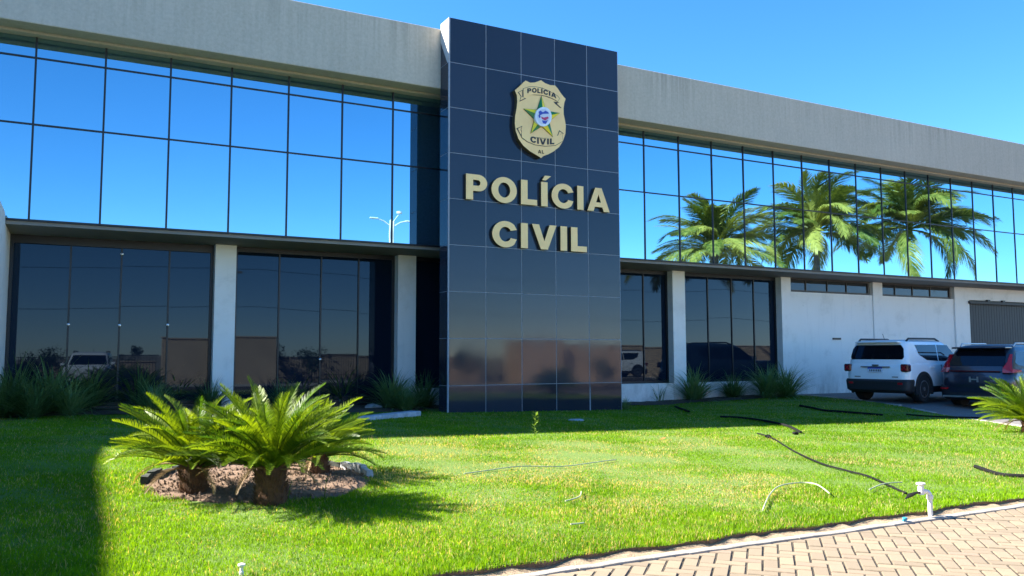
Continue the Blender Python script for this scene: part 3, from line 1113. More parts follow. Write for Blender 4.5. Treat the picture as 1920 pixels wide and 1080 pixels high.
def rock(name, loc, r, mat, label, cat, sq=.55, group=None, seed=0):
    bm = bmesh.new()
    bmesh.ops.create_icosphere(bm, subdivisions=2, radius=r)
    rr = random.Random(seed)
    off = Vector((rr.random() * 9, rr.random() * 9, rr.random() * 9))
    from mathutils import noise as mn
    for v in bm.verts:
        v.co *= 1 + .35 * mn.noise(v.co / r * 1.3 + off)
        v.co.z *= sq
    me = bpy.data.meshes.new(name); bm.to_mesh(me); bm.free()
    me.materials.append(mat)
    o = link(name, me, None, loc)
    return tag(o, label, cat, group)
pz = on_ground(700, 768)
rock('stone', pz + Vector((0, 0, .03)), .22, M['stone'], 'pale stone half hidden in strap leaf plants left of the pylon', 'stone', .45, seed=3)
pz = on_ground(212, 755)
rock('stone', pz + Vector((0, 0, .05)), .18, M['stone'], 'pale stone among the dark plants at the left window', 'stone', .5, seed=8)
pz = on_ground(1080, 789)
rock('stepping_stone', pz + Vector((0, 0, .012)), .16, M['stone'], 'flat pale stone lying in the shaded grass before the pylon', 'stone', .18, seed=5)
a, b = on_ground(690, 789), on_ground(790, 780)
d = (b - a); L = d.length
m = MB(); m.box(0, L, 0, .26, -.10, .075, ch=.015)
o = m.build('concrete_slab', M['stone'], None, loc=a + Vector((0, 0, .0)))
o.rotation_euler = (0, 0, math.atan2(d.y, d.x))
tag(o, 'long pale concrete edging slab behind the cycads', 'slab')

# ================================================================== GRASS
BED_C, BED_R = (2.40, -9.10), (1.0, 0.90)
def in_bed(x, y, k=1.0):
    return ((x - BED_C[0]) / (BED_R[0] * k)) ** 2 + ((y - BED_C[1]) / (BED_R[1] * k)) ** 2 < 1


def vnoise(x, y, s, seed):
    """smooth value noise for numpy arrays"""
    r = np.random.default_rng(seed).random((64, 64))
    u, v = x * s + 100, y * s + 100
    i, j = np.floor(u).astype(int), np.floor(v).astype(int)
    fu, fv = u - i, v - j
    fu, fv = fu * fu * (3 - 2 * fu), fv * fv * (3 - 2 * fv)
    g_ = lambda a, b: r[a % 64, b % 64]
    return (g_(i, j) * (1 - fu) + g_(i + 1, j) * fu) * (1 - fv) + (g_(i, j + 1) * (1 - fu) + g_(i + 1, j + 1) * fu) * fv


def vground(x, y):
    def ss(a, b, v):
        t = np.clip((v - a) / (b - a), 0, 1); return t * t * (3 - 2 * t)
    s = -0.018 * (np.clip(x, 1.0, 14.5) - 9.5) + 0.11 * np.clip((x - 14.5) / 5.0, 0, 1) * ss(-5.5, -2.0, y)
    w = ss(-7.0, -12.0, y)
    s = s * (1 - w) - 0.06 * w
    return s


def grass_points(n):
    x = rng.uniform(-7.9, 20.2, n); y = rng.uniform(-12.8, 1.1, n)
    dx, dy = x - CAM.x, y - CAM.y
    d = np.hypot(dx, dy)
    dens = np.minimum(1.0, (6.0 / d) ** 2)
    zc = dx * FW.x + dy * FW.y; xc = dx * RT.x + dy * RT.y
    infr = np.abs(xc / np.maximum(zc, .1)) < 0.68
    dens = np.where(infr, dens, dens * 0.12)
    keep = rng.random(n) < dens
    x, y, d = x[keep], y[keep], d[keep]
    xr = np.interp(y, [-12.45, -10.0, -7.9, -3.8, 0.3, 1.3], [12.9, 14.9, 16.25, 18.75, 20.0, 20.3]) - .06
    lim = np.where(x < 7.6, np.where(x > 5.6, -0.5, -.02), .45) + .15 * np.sin(x * 3.3)
    edge = KERB_Y - 0.012 * np.maximum(0, x - 5.0) ** 1.35 - 0.015 * np.sin(x * 1.3) + .105 + .022 * np.sin(x * 5.1) + .016 * np.sin(x * 13.7 + 1)
    k = (x < xr) & (y < lim) & (y > edge + .0)
    k &= ~((x > P0 - .02) & (x < PX1 + .02) & (y > PY - .02) & (y < .3))
    a_ = np.arctan2((y - BED_C[1]), (x - BED_C[0]))
    kk = 1 + .05 * np.sin(a_ * 5) + .04 * np.sin(a_ * 11 + 1)
    k &= ~(((x - BED_C[0]) / (BED_R[0] * kk)) ** 2 + ((y - BED_C[1]) / (BED_R[1] * kk)) ** 2 < 1)
    # thin worn spots
    bare = vnoise(x, y, 1.3, 21) * .6 + vnoise(x, y, 3.7, 22) * .4
    mid = .13 + np.exp(-(((x - 6.0) / 3.0) ** 2 + ((y + 8.9) / 1.9) ** 2)) + .6 * np.exp(-(((x - 5.9) / .8) ** 2 + ((y + 11.0) / .5) ** 2)) + .35 * np.exp(-(((x - 8.5) / 3.2) ** 2 + ((y + 10.4) / 1.4) ** 2))
    k &= rng.random(len(x)) > np.clip((bare - .50) * 2.6, 0, .72) * np.clip(mid, 0, 1)
    return x[k], y[k], d[k], mid[k], bare[k]


gx, gy, gd_, gmid, gbare = grass_points(5200000)
n = len(gx)
gz = vground(gx, gy) - .004
far = gd_ > 9.0
tall = vnoise(gx, gy, 1.1, 3) * .35 + vnoise(gx, gy, 4.0, 4) * .3 + vnoise(gx, gy, 17.0, 5) * .5
ln = (0.016 + 0.026 * tall + rng.normal(0, .008, n)) * (1 - .35 * np.clip(gmid, 0, 1))
ln *= np.where(gy < -12.3, 1.25, 1.0)
ln = np.clip(ln, .016, .095)
strag = rng.random(n) < .004
ln = np.where(strag, ln * 2.0, ln)
wd = (0.0016 + rng.random(n) * .0014) * np.clip(gd_ / 6.5, 1.0, 2.6)
az = rng.uniform(0, 2 * np.pi, n)
lean = np.abs(rng.normal(.45, .3, n)) * ln
dirx, diry = np.cos(az), np.sin(az)
dirx = np.where(gy < -12.46, dirx * .6, dirx); diry = np.where(gy < -12.46, diry * .4 - .6, diry)
fa = rng.uniform(0, 2 * np.pi, n)
sx_, sy_ = np.cos(fa) * wd, np.sin(fa) * wd
zt_ = np.sqrt(np.maximum(ln ** 2 - lean ** 2, (ln * .35) ** 2))
# tints
t1 = vnoise(gx, gy, .8, 31); t2 = vnoise(gx, gy, 3.0, 32); rr = rng.random(n)
t3 = vnoise(gx, gy, 14.0, 33); mixv = np.clip(.30 + .45 * t1 + .35 * t2 + .45 * t3 - .55 + rng.normal(0, .24, n), 0, 1)[:, None]
ca_ = np.array([.09, .20, .008]); cb_ = np.array([.235, .42, .006])
colr = ca_ * (1 - mixv) + cb_ * mixv
dry = np.clip((gbare - .36) * 3.2, 0, 1) * np.clip(gmid * 1.3, 0, 1) * .55 + .02
isdry = rng.random(n) < dry
colr = np.where(isdry[:, None], np.array([.55, .42, .19]) * (.7 + .6 * rr[:, None]), colr)
isdead = rng.random(n) < .01
colr = np.where(isdead[:, None], np.array([.55, .48, .26]), colr)


def grass_mesh(idx, segs):
    k = len(idx)
    X, Y, Z = gx[idx], gy[idx], gz[idx]
    if segs == 1:
        V = np.empty((k, 3, 3))
        V[:, 0] = np.stack([X - sx_[idx], Y - sy_[idx], Z], 1)
        V[:, 1] = np.stack([X + sx_[idx], Y + sy_[idx], Z], 1)
        V[:, 2] = np.stack([X + dirx[idx] * lean[idx], Y + diry[idx] * lean[idx], Z + zt_[idx]], 1)
        F_ = np.arange(k * 3).reshape(k, 3)
        return V.reshape(-1, 3), F_, 3
    V = np.empty((k, 5, 3))
    mx_, my_ = X + dirx[idx] * lean[idx] * .3, Y + diry[idx] * lean[idx] * .3
    V[:, 0] = np.stack([X - sx_[idx], Y - sy_[idx], Z], 1)
    V[:, 1] = np.stack([X + sx_[idx], Y + sy_[idx], Z], 1)
    V[:, 2] = np.stack([mx_ + sx_[idx] * .8, my_ + sy_[idx] * .8, Z + zt_[idx] * .58], 1)
    V[:, 3] = np.stack([mx_ - sx_[idx] * .8, my_ - sy_[idx] * .8, Z + zt_[idx] * .58], 1)
    V[:, 4] = np.stack([X + dirx[idx] * lean[idx], Y + diry[idx] * lean[idx], Z + zt_[idx]], 1)
    b = (np.arange(k) * 5)[:, None]
    F_ = np.concatenate([b + [0, 1, 2], b + [0, 2, 3], b + [3, 2, 4]], 1).reshape(-1, 3)
    return V.reshape(-1, 3), F_, 5


i_near, i_far = np.where(~far)[0], np.where(far)[0]
v1, f1, c1 = grass_mesh(i_near, 2)
v2, f2, c2 = grass_mesh(i_far, 1)
V = np.concatenate([v1, v2]); FF = np.concatenate([f1, f2 + len(v1)])
CC = np.concatenate([np.repeat(colr[i_near], c1, 0), np.repeat(colr[i_far], c2, 0)])
me = bpy.data.meshes.new('grass')
me.vertices.add(len(V)); me.vertices.foreach_set('co', V.astype(np.float32).ravel())
me.loops.add(len(FF) * 3); me.loops.foreach_set('vertex_index', FF.astype(np.int32).ravel())
me.polygons.add(len(FF)); me.polygons.foreach_set('loop_start', np.arange(0, len(FF) * 3, 3, dtype=np.int32))
at = me.attributes.new('tint', 'FLOAT_COLOR', 'POINT')
at.data.foreach_set('color', np.concatenate([CC, np.ones((len(CC), 1))], 1).astype(np.float32).ravel())
me.update(calc_edges=True)
me.materials.append(M['grass'])
tag(link('grass', me), 'short green grass blades covering the lawn', 'grass', kind='stuff')
print('GRASS blades', n, 'tris', len(FF))

# ================================================================== CYCADS
def frond_mesh(name, L, droop, nl, leaf_len, mat, seed, lift=0.5, sweep=58, width=.012, sag=0.0, stalk=.12, rach=.009):
    rr = random.Random(seed)
    m = MB()
    K = 14
    pts = []
    x = z = 0.0
    tang = []
    for i in range(K + 1):
        s = i / K
        a = -R(droop) * s ** 1.35
        tang.append((math.cos(a), math.sin(a)))
        pts.append(Vector((x, .012 * math.sin(s * 5 + seed), z)))
        x += math.cos(a) * L / K; z += math.sin(a) * L / K
    m.tube(pts, [rach * (1 - .8 * i / K) for i in range(K + 1)], 4)
    for k in range(nl):
        s = stalk + (1 - stalk) * k / (nl - 1)
        fi = s * K; i = min(int(fi), K - 1); f_ = fi - i
        p = pts[i].lerp(pts[i + 1], f_)
        tx, tz = tang[i]
        T = Vector((tx, 0, tz)); U = Vector((-tz, 0, tx))
        env = min(1.0, .35 + 2.4 * (s - stalk)) * (1 - .72 * max(0, (s - .55) / .45) ** 1.6)
        for sd in (-1, 1):
            ll = leaf_len * env * rr.uniform(.88, 1.08)
            sw = R(sweep + rr.uniform(-5, 5) + 25 * (s - .5) * -1)
            out = Vector((0, sd, 0))
            dr = (T * math.cos(sw) + out * math.sin(sw)) * math.cos(R(lift * 60)) + U * math.sin(R(lift * 60))
            dr += Vector((rr.uniform(-.09, .09), rr.uniform(-.09, .09), rr.uniform(-.09, .09)))
            dr.normalize()
            wv = T.cross(dr).cross(dr).normalized() if T.cross(dr).length > .01 else U
            w = width * rr.uniform(.85, 1.1)
            q = p + dr * ll * .55
            e = p + dr * ll + Vector((0, 0, -sag * ll))
            q.z -= sag * ll * .25
            n_ = len(m.v)
            m.v += [tuple(p - wv * w * .5), tuple(p + wv * w * .5), tuple(q + wv * w * .5), tuple(q - wv * w * .5), tuple(e)]
            m.f += [(n_, n_ + 1, n_ + 2, n_ + 3), (n_ + 3, n_ + 2, n_ + 4)]
            m.m += [0, 0]
    me = bpy.data.meshes.new(name)
    me.from_pydata(m.v, [], m.f)
    me.materials.append(mat)
    me.update()
    return me


cyc_fr = [frond_mesh('frond', .80, d, 72, .120, M['cycad'], i, lift=.40, sweep=48, width=.0050) for i, d in enumerate((26, 38, 50, 62, 44, 32))]


M['dryfrond'] = mat_leaf('dry_cycad_frond', (0.20, 0.12, 0.05), (0.42, 0.30, 0.15), 0.3, 0.6)
dry_fr = [frond_mesh('dry_frond', .70, d, 56, .09, M['dryfrond'], 70 + d, lift=.2, sweep=40, width=.005) for d in (60, 85)]


def cycad(label, loc, h_trunk, r_trunk, nfr, scale, seed, elev=(78, 4)):
    rr = random.Random(seed)
    t = thing('cycad', label, 'cycad', loc, 0, 'cycads on the lawn')
    # stubby trunk of old leaf bases
    m = MB()
    m.lathe([(r_trunk * .95, -.05), (r_trunk * 1.05, .04), (r_trunk, h_trunk * .5), (r_trunk * .92, h_trunk), (r_trunk * .45, h_trunk + .05)], 16)
    for k in range(int(230 * h_trunk / .3)):
        z = rr.uniform(-.01, h_trunk + .02); a = rr.uniform(0, 2 * math.pi)
        o_ = Vector((math.cos(a), math.sin(a), 0))
        p = o_ * r_trunk * .95 + Vector((0, 0, z))
        sidev = Vector((-o_.y, o_.x, 0)) * .013
        tip = p + o_ * rr.uniform(.02, .045) + Vector((0, 0, rr.uniform(.02, .06)))
        m.face([p - sidev, p + sidev, tip]); m.face([p + sidev, p + Vector((0, 0, -.02)), tip]); m.face([p + Vector((0, 0, -.02)), p - sidev, tip])
    m.build('trunk', M['cycadtrunk'], t)
    for k in range(nfr):
        f_ = (k + .5) / nfr
        el = elev[0] + (elev[1] - elev[0]) * f_ ** .8 + rr.uniform(-6, 6)
        az = k * 137.508 + rr.uniform(-12, 12)
        o = link('frond', cyc_fr[rr.randrange(len(cyc_fr))], t, (0, 0, h_trunk + .03 - .05 * f_))
        q = Matrix.Rotation(R(az), 4, 'Z') @ Matrix.Translation((r_trunk * .35, 0, 0)) @ Matrix.Rotation(-R(el), 4, 'Y') @ Matrix.Rotation(R(rr.uniform(-25, 25)), 4, 'X')
        s = scale * rr.uniform(.86, 1.08)
        o.matrix_local = Matrix.Translation((0, 0, h_trunk + .03 - .06 * f_)) @ q @ Matrix.Scale(s, 4)
    for k in range(5):
        o = link('dry_frond', dry_fr[k % 2], t)
        o.matrix_local = Matrix.Translation((0, 0, h_trunk - .02)) @ Matrix.Rotation(R(k * 76 + seed * 31), 4, 'Z') @ Matrix.Translation((r_trunk * .5, 0, 0)) @ Matrix.Rotation(-R(rr.uniform(5, 24)), 4, 'Y') @ Matrix.Scale(scale * rr.uniform(.7, .9), 4)
    return t


cycad('large cycad at the front of the round soil bed', on_ground(507, 944), .30, .125, 120, .93, 5, elev=(78, 27))
cycad('smaller cycad at the left of the round soil bed', on_ground(362, 924), .24, .115, 88, .90, 9, elev=(76, 22))
cycad('cycad mostly hidden at the back of the round soil bed', on_ground(596, 890), .20, .10, 66, .80, 12, elev=(76, 16))
cycad('cycad cut off by the right picture edge before the dark car', on_ground(1932, 812), .22, .12, 95, 1.08, 23, elev=(76, 14))

# round soil bed with clods and dark edging humps
m = MB()
nr, na = 9, 48
from mathutils import noise as mnoise
for i in range(nr + 1):
    for j in range(na):
        a = 2 * math.pi * j / na
        k = i / nr * 1.06
        x = BED_C[0] + BED_R[0] * k * math.cos(a); y = BED_C[1] + BED_R[1] * k * math.sin(a)
        z = ground(x, y) + .008 + .02 * (1 - k * k) + .03 * mnoise.noise((x * 6, y * 6, 0)) * (1 if i < nr else 0)
        if i == nr: z = ground(x, y) - .01
        m.v.append((x, y, z))
for i in range(nr):
    for j in range(na):
        a = i * na + j; b = i * na + (j + 1) % na
        m.f.append((a, a + na, b + na, b)); m.m.append(0)
tag(m.build('soil_bed', M['bedsoil'], smooth=60), 'round bed of bare reddish soil under the cycads', 'flower bed', kind='structure')
m = MB()
for k in range(2200):
    a = rng.uniform(0, 2 * math.pi); r = math.sqrt(rng.uniform(0, 1)) * 1.0
    x = BED_C[0] + BED_R[0] * r * math.cos(a); y = BED_C[1] + BED_R[1] * r * math.sin(a)
    z = ground(x, y) + .010 + .02 * (1 - r * r)
    s = abs(rng.normal(.006, .008)) + .004
    pts = [Vector((x, y, z)) + Vector(v) * s * rng.uniform(.7, 1.3) for v in ((1, 0, 0), (0, 1, 0), (-1, 0, 0), (0, -1, 0), (0, 0, 1))]
    for i in range(4): m.face([pts[i], pts[(i + 1) % 4], pts[4]])
tag(m.build('soil_clods', M['bedsoil']), 'loose clods of soil and litter in the cycad bed', 'soil', kind='stuff')
# curved edging: dark weathered tiles at the back left, pale at the right
M['edgedark'] = simple('mossy_dark_edging', (0.03, 0.035, 0.028), 0.9, scale=12, var=.4, bmp=.5)
ed = thing('bed_edging', 'ring of dark and pale edging pieces around the cycad bed', 'edging')
for k in range(15):
    a0 = R(168 - k * 11.6); a1 = R(168 - (k + 1) * 11.6 + 1.2)
    m = MB(); n_ = 4
    pale = k > 11
    for i in range(n_ + 1):
        a = a0 + (a1 - a0) * i / n_
        for rr_, zz in ((.99, -.03), (1.0, .07 + .015 * math.sin(k * 2.1)), (1.06, .07 + .015 * math.sin(k * 2.1)), (1.07, -.03)):
            x = BED_C[0] + BED_R[0] * rr_ * math.cos(a); y = BED_C[1] + BED_R[1] * rr_ * math.sin(a)
            m.v.append((x, y, ground(x, y) + zz + random.uniform(-.006, .006)))
    for i in range(n_):
        for q in range(4):
            m.f.append((i * 4 + q, i * 4 + (q + 1) % 4, (i + 1) * 4 + (q + 1) % 4, (i + 1) * 4 + q)); m.m.append(0)
    m.f.append((0, 1, 2, 3)); m.f.append((n_ * 4 + 3, n_ * 4 + 2, n_ * 4 + 1, n_ * 4)); m.m += [0, 0]
    m.build('edging_piece', M['stone'] if pale else M['edgedark'], ed, smooth=35)

# ================================================================== STRAP-LEAF BORDER PLANTS
def strap_mesh(seed, nleaf, L, spread):
    rr = random.Random(seed)
    m = MB()
    for k in range(nleaf):
        az = rr.uniform(0, 2 * math.pi)
        el = R(90 - abs(rr.gauss(0, spread)))
        ll = L * rr.uniform(.55, 1.12); w = rr.uniform(.009, .018)
        o_ = Vector((math.cos(az), math.sin(az), 0)); sd = Vector((-o_.y, o_.x, 0))
        p = o_ * rr.uniform(0, .10) + sd * rr.uniform(-.08, .08)
        prev = None
        S = 5
        for i in range(S + 1):
            s = i / S
            ww = w * (1 - s ** 2.2) * (.8 + .2 * s)
            a_, b_ = p - sd * ww, p + sd * ww
            if prev: m.face([prev[0], prev[1], b_, a_])
            prev = (a_, b_)
            e2 = el - s * s * R(75) * (1 if el < R(80) else .5)
            p = p + (o_ * math.cos(e2) + Vector((0, 0, 1)) * math.sin(e2)) * ll / S
    me = bpy.data.meshes.new('leaves')
    me.from_pydata(m.v, [], m.f); me.materials.append(M['strap']); me.update()
    return me


straps = [strap_mesh(s, nl, 1.35, sp) for s, nl, sp in ((1, 330, 44), (2, 300, 50), (3, 340, 38), (4, 280, 52))]
sparse = strap_mesh(7, 16, .85, 38)
spots = [  # px, py at foot, scale, variant, label
    (25, 778, 1.05, 0, 'big strap leaf clump at the left picture edge'),
    (95, 776, 1.0, 1, 'strap leaf clump just right of the leftmost clump'),
    (165, 770, .92, 2, 'strap leaf clump left of the pale stone under the left window'),
    (262, 768, .95, 0, 'strap leaf clump right of the pale stone under the left window'),
    (330, 765, .9, 3, 'strap leaf clump left of the first white column'),
    (480, 760, .9, 2, 'strap leaf clump right of the first white column behind the cycad'),
    (560, 762, .95, 1, 'strap leaf clump behind the large cycad crown'),
    (640, 762, .95, 0, 'strap leaf clump left of the pale stone near the pylon'),
    (735, 768, .85, 2, 'strap leaf clump at the foot of the second white column'),
    (795, 766, .8, 3, 'strap leaf clump close against the left side of the pylon'),
    (1302, 752, .95, 0, 'strap leaf clump at the foot of the column right of the pylon'),
    (1375, 748, .78, 3, 'low strap leaf clump under the middle of the right window'),
    (1440, 746, .95, 2, 'upright strap leaf clump under the right end of the right window'),
    (1475, 745, .95, 1, 'strap leaf clump against the white wall nearest the parked cars'),
]
spots += [
    (60, 766, 1.0, 2, 'strap leaf clump behind the two leftmost clumps'),
    (128, 762, 1.0, 3, 'strap leaf clump close to the glass below the mirrored car'),
    (205, 764, .9, 1, 'strap leaf clump just behind the pale stone under the left window'),
    (300, 760, .9, 2, 'strap leaf clump between its neighbours left of the first column'),
    (372, 762, .85, 1, 'strap leaf clump touching the left foot of the first white column'),
    (520, 758, .9, 3, 'strap leaf clump close to the glass behind the large cycad'),
    (600, 758, .9, 2, 'strap leaf clump in the middle under the second window'),
    (685, 758, .85, 3, 'strap leaf clump close behind the pale stone near the pylon'),
    (5, 784, .8, 3, 'low arching strap leaf clump in front at the left picture edge'),
    (60, 784, .75, 1, 'low strap leaf clump in front of the two leftmost clumps'),
    (130, 779, .7, 3, 'low strap leaf clump in front of the mirrored car'),
    (290, 774, .65, 1, 'low strap leaf clump in front, left of the first white column'),
    (395, 770, .65, 3, 'low strap leaf clump in front of the first white column'),
    (530, 769, .65, 1, 'low strap leaf clump in front, hidden behind the large cycad'),
    (760, 771, .6, 3, 'low strap leaf clump in front of the second white column'),
]
for i, (x, y, s, v, lab) in enumerate(spots):
    p = on_ground(x, y)
    t = thing('strap_leaf_plant', lab, 'plant', p, random.uniform(0, 6), 'strap leaf plants along the building')
    o = link('leaves', straps[v], t); o.scale = (s * 1.25, s * 1.25, s * .82)
p = on_ground(1238, 756)
t = thing('strap_leaf_plant', 'sparse plant with a few leaning leaves just right of the pylon', 'plant', p, 2.4, 'strap leaf plants along the building')
o = link('leaves', sparse, t); o.scale = (.9, .9, .9)
p = on_ground(1172, 768)
t = thing('weed_tuft', 'small dark tuft at the right foot of the pylon', 'plant', p, .4)
o = link('leaves', straps[3], t); o.scale = (.3, .3, .24)

# tall weeds standing in the lawn
M['weed'] = mat_leaf('weed_leaf', (0.10, 0.17, 0.02), (0.2, 0.3, 0.04), .45)
def weed(label, p, h, nl, seed):
    rr = random.Random(seed)
    t = thing('weed', label, 'weed', p)
    m = MB(); m.tube([(0, 0, -.02), (.01, 0, h * .5), (.03, .01, h)], [.005, .004, .002], 5)
    m.build('stem', M['weed'], t)
    m = MB()
    for k in range(nl):
        z = h * (.12 + .85 * k / nl); a = k * 2.4; o_ = Vector((math.cos(a), math.sin(a), .5)).normalized()
        sd = Vector((-math.sin(a), math.cos(a), 0)); L_ = h * .22 * rr.uniform(.7, 1.2)
        b0 = Vector((.03 * z / h, 0, z))
        m.face([b0, b0 + o_ * L_ * .5 + sd * L_ * .18, b0 + o_ * L_, b0 + o_ * L_ * .5 - sd * L_ * .18])
    m.build('leaves', M['weed'], t)
weed('tall single weed at the shadow edge before the pylon', on_ground(1002, 818), .36, 18, 2)
weed('low weed growing beside the trunk of the large cycad', on_ground(540, 938), .16, 9, 3)
weed('small weed on the soil between the cycads', on_ground(608, 935), .2, 9, 4)
weed('small weed at the shadow edge right of the pylon', on_ground(1085, 806), .14, 8, 6)
weed('small weed on the lawn below the white car', on_ground(1622, 792), .16, 9, 7)

# ================================================================== HOSES, TAP, SMALL THINGS
def hose(label, pix, r, mat, cat='hose', name='hose', group=None, flat=1.0, lift=.028, hump=0.0):
    pts = [on_ground(*p) for p in pix]
    fine = []
    n_ = len(pts)
    for i in range(n_ - 1):
        p0, p1, p2, p3_ = pts[max(0, i - 1)], pts[i], pts[i + 1], pts[min(n_ - 1, i + 2)]
        for k in range(8):
            t = k / 8
            c = .5 * ((2 * p1) + (p2 - p0) * t + (2 * p0 - 5 * p1 + 4 * p2 - p3_) * t * t + (3 * p1 - p0 - 3 * p2 + p3_) * t ** 3)
            fine.append(c)
    fine.append(pts[-1])
    for i, c in enumerate(fine):
        s = i / (len(fine) - 1)
        c.z = ground(c.x, c.y) + lift + .004 * math.sin(i * .31 + len(fine)) + hump * math.sin(math.pi * s)
    m = MB(); m.tube(fine, r, 6, flat=flat)
    return tag(m.build(name, mat, smooth=60), label, cat, group)
H = 'irrigation hoses on the lawn'
hose('long thin black hose running down the sunny lawn to the tap', [(1420, 816), (1448, 825), (1490, 850), (1540, 874), (1590, 887), (1625, 897), (1665, 915), (1700, 930)], .010, M['rubber'], group=H)
hose('black hose crossing the shadow edge left of the parked cars', [(1350, 784), (1395, 786), (1440, 793), (1480, 803), (1502, 814)], .024, M['rubber'], group=H)
hose('black hose in the shade below the white car', [(1500, 763), (1525, 767), (1548, 772), (1600, 776), (1655, 780)], .028, M['rubber'], group=H)
hose('short black hose in the shade near the column plants', [(1266, 764), (1278, 769), (1292, 774)], .026, M['rubber'], group=H)
hose('black hose lying at the right picture edge', [(1828, 879), (1850, 887), (1880, 894), (1925, 898)], .020, M['rubber'], group=H)
hose('black hose in the shade before the dark car', [(1700, 779), (1760, 784), (1840, 786)], .018, M['rubber'], group=H)
hose('arched pale hose left of the tap', [(1430, 966), (1442, 938), (1462, 920), (1500, 912), (1530, 916), (1556, 934)], .0065, M['palehose'], group=H, lift=.04)
hose('short pale hose piece above the black nozzle', [(1630, 924), (1655, 915), (1692, 911)], .006, M['palehose'], group=H, lift=.035)
hose('long pale hose half buried in the dry grass', [(870, 892), (920, 885), (980, 879), (1050, 878), (1110, 872), (1155, 866)], .006, M['palehose'], group=H, lift=.024)
hose('short pale hose loop in the middle of the lawn', [(1060, 945), (1086, 938), (1090, 928)], .006, M['palehose'], group=H, lift=.03)
hose('short pale stick low in the foreground grass', [(1070, 992), (1095, 988)], .006, M['palehose'], cat='stick', name='stick', lift=.035)
# hose end fittings
for (x, y), lab in (((1440, 822), 'crumpled black fitting at the upper end of the long hose'), ((1492, 816), 'crumpled black fitting at the end of the short hose')):
    p = on_ground(x, y)
    rock('hose_fitting', p + Vector((0, 0, .03)), .05, M['rubber'], lab, 'fitting', .6, seed=int(x))
# tap
kp = on(1768, 973, 2, -.10)
kp.y = max(kp.y, kerb_y(kp.x) + .05); kp.z = -.11
tp = thing('garden_tap', 'white plastic standpipe with elbow and black nozzle by the kerb', 'tap', kp)
m = MB()
r_ = .019
pp = [(0, 0, 0), (0, 0, .17), (-.004, .0, .195), (-.018, .004, .212), (-.04, .008, .217), (-.07, .014, .217)]
m.tube(pp, [r_] * 6, 12); m.build('pipe', M['pvc'], tp, smooth=50)
m = MB(); m.lathe([(.024, -.03), (.024, .03), (.021, .032), (.021, .05), (.036, .052), (.036, .064), (.02, .068)], 14, (-.085, .017, .225)); m.build('valve', M['pvc'], tp, smooth=35)
m = MB(); m.lathe([(.026, .0), (.026, .03)], 12, (0, 0, .155)); m.build('collar', M['pvc'], tp, smooth=35)
m = MB()
m.tube([(-.105, .02, .212), (-.14, .028, .21), (-.19, .04, .195), (-.245, .05, .165)], [.020, .017, .028, .004], 8, flat=.55)
m.build('nozzle', M['rubber'], tp, smooth=50)
# blue valve bits and sprinkler cap
pq = on(1697, 977, 2, -.09)
m = MB(); m.lathe([(.012, -.02), (.013, .012), (.019, .014), (.019, .023), (.008, .026)], 12, (0, 0, 0)); m.tube([(-.028, 0, .004), (.028, .006, .004)], .008, 8)
tag(m.build('blue_valve', M['bluepl'], smooth=35, loc=Vector((pq.x, pq.y, -.085))), 'small blue plastic valve in the soil margin beside the tap', 'valve')
pq = on(453, 1062, 2, 0.0)
pq.z = ground(pq.x, pq.y)
sp_ = thing('sprinkler_head', 'white plastic sprinkler head in the foreground grass', 'sprinkler', pq)
m = MB(); m.lathe([(.013, -.05), (.014, .03), (.010, .034), (.010, .055)], 12); m.build('riser', M['pvc'], sp_, smooth=40)
m = MB(); m.lathe([(.012, .055), (.022, .066), (.022, .074), (.006, .08)], 12); m.build('cap', M['pvc'], sp_, smooth=40)
# fallen brown leaf
pq = on_ground(1243, 830)
m = MB(); m.face([(-.05, 0, 0), (0, .02, .02), (.06, 0, .03), (0, -.025, .01)]); 
M['dry'] = simple('dry_leaf', (.34, .14, .03), .7)
tag(m.build('fallen_leaf', M['dry'], loc=pq + Vector((0, 0, .045))), 'curled brown leaf on the sunny grass', 'leaf')

# ================================================================== CARS
def slice_loop(x0, x1, w, r, n=5):
    """rounded rectangle in plan"""
    pts = []
    for cx, cy, a in ((x1 - r, w - r, 0), (x0 + r, w - r, 90), (x0 + r, -w + r, 180), (x1 - r, -w + r, 270)):
        for i in range(n + 1):
            t = R(a + 90 * i / n)
            pts.append((cx + r * math.cos(t), cy + r * math.sin(t)))
    return pts


def loft(m, slices, cap0=True, cap1=True, mi=0):
    """slices: (z, x0, x1, halfwidth, corner radius)"""
    rings = []
    for z, x0, x1, w, r in slices:
        n_ = len(m.v)
        l = slice_loop(x0, x1, w, r)
        m.v += [(a, b, z) for a, b in l]
        rings.append((n_, len(l)))
    for (a, k), (b, _) in zip(rings[:-1], rings[1:]):
        for i in range(k):
            j = (i + 1) % k
            m.f.append((a + i, a + j, b + j, b + i)); m.m.append(mi)
    if cap0: m.f.append(tuple(rings[0][0] + i for i in reversed(range(rings[0][1])))); m.m.append(mi)
    if cap1: m.f.append(tuple(rings[-1][0] + i for i in range(rings[-1][1]))); m.m.append(mi)


def interp(tab, z, k):
    for a, b in zip(tab[:-1], tab[1:]):
        if a[0] <= z <= b[0]:
            t = (z - a[0]) / (b[0] - a[0] + 1e-9)
            return a[k] + (b[k] - a[k]) * t
    return tab[0][k] if z < tab[0][0] else tab[-1][k]


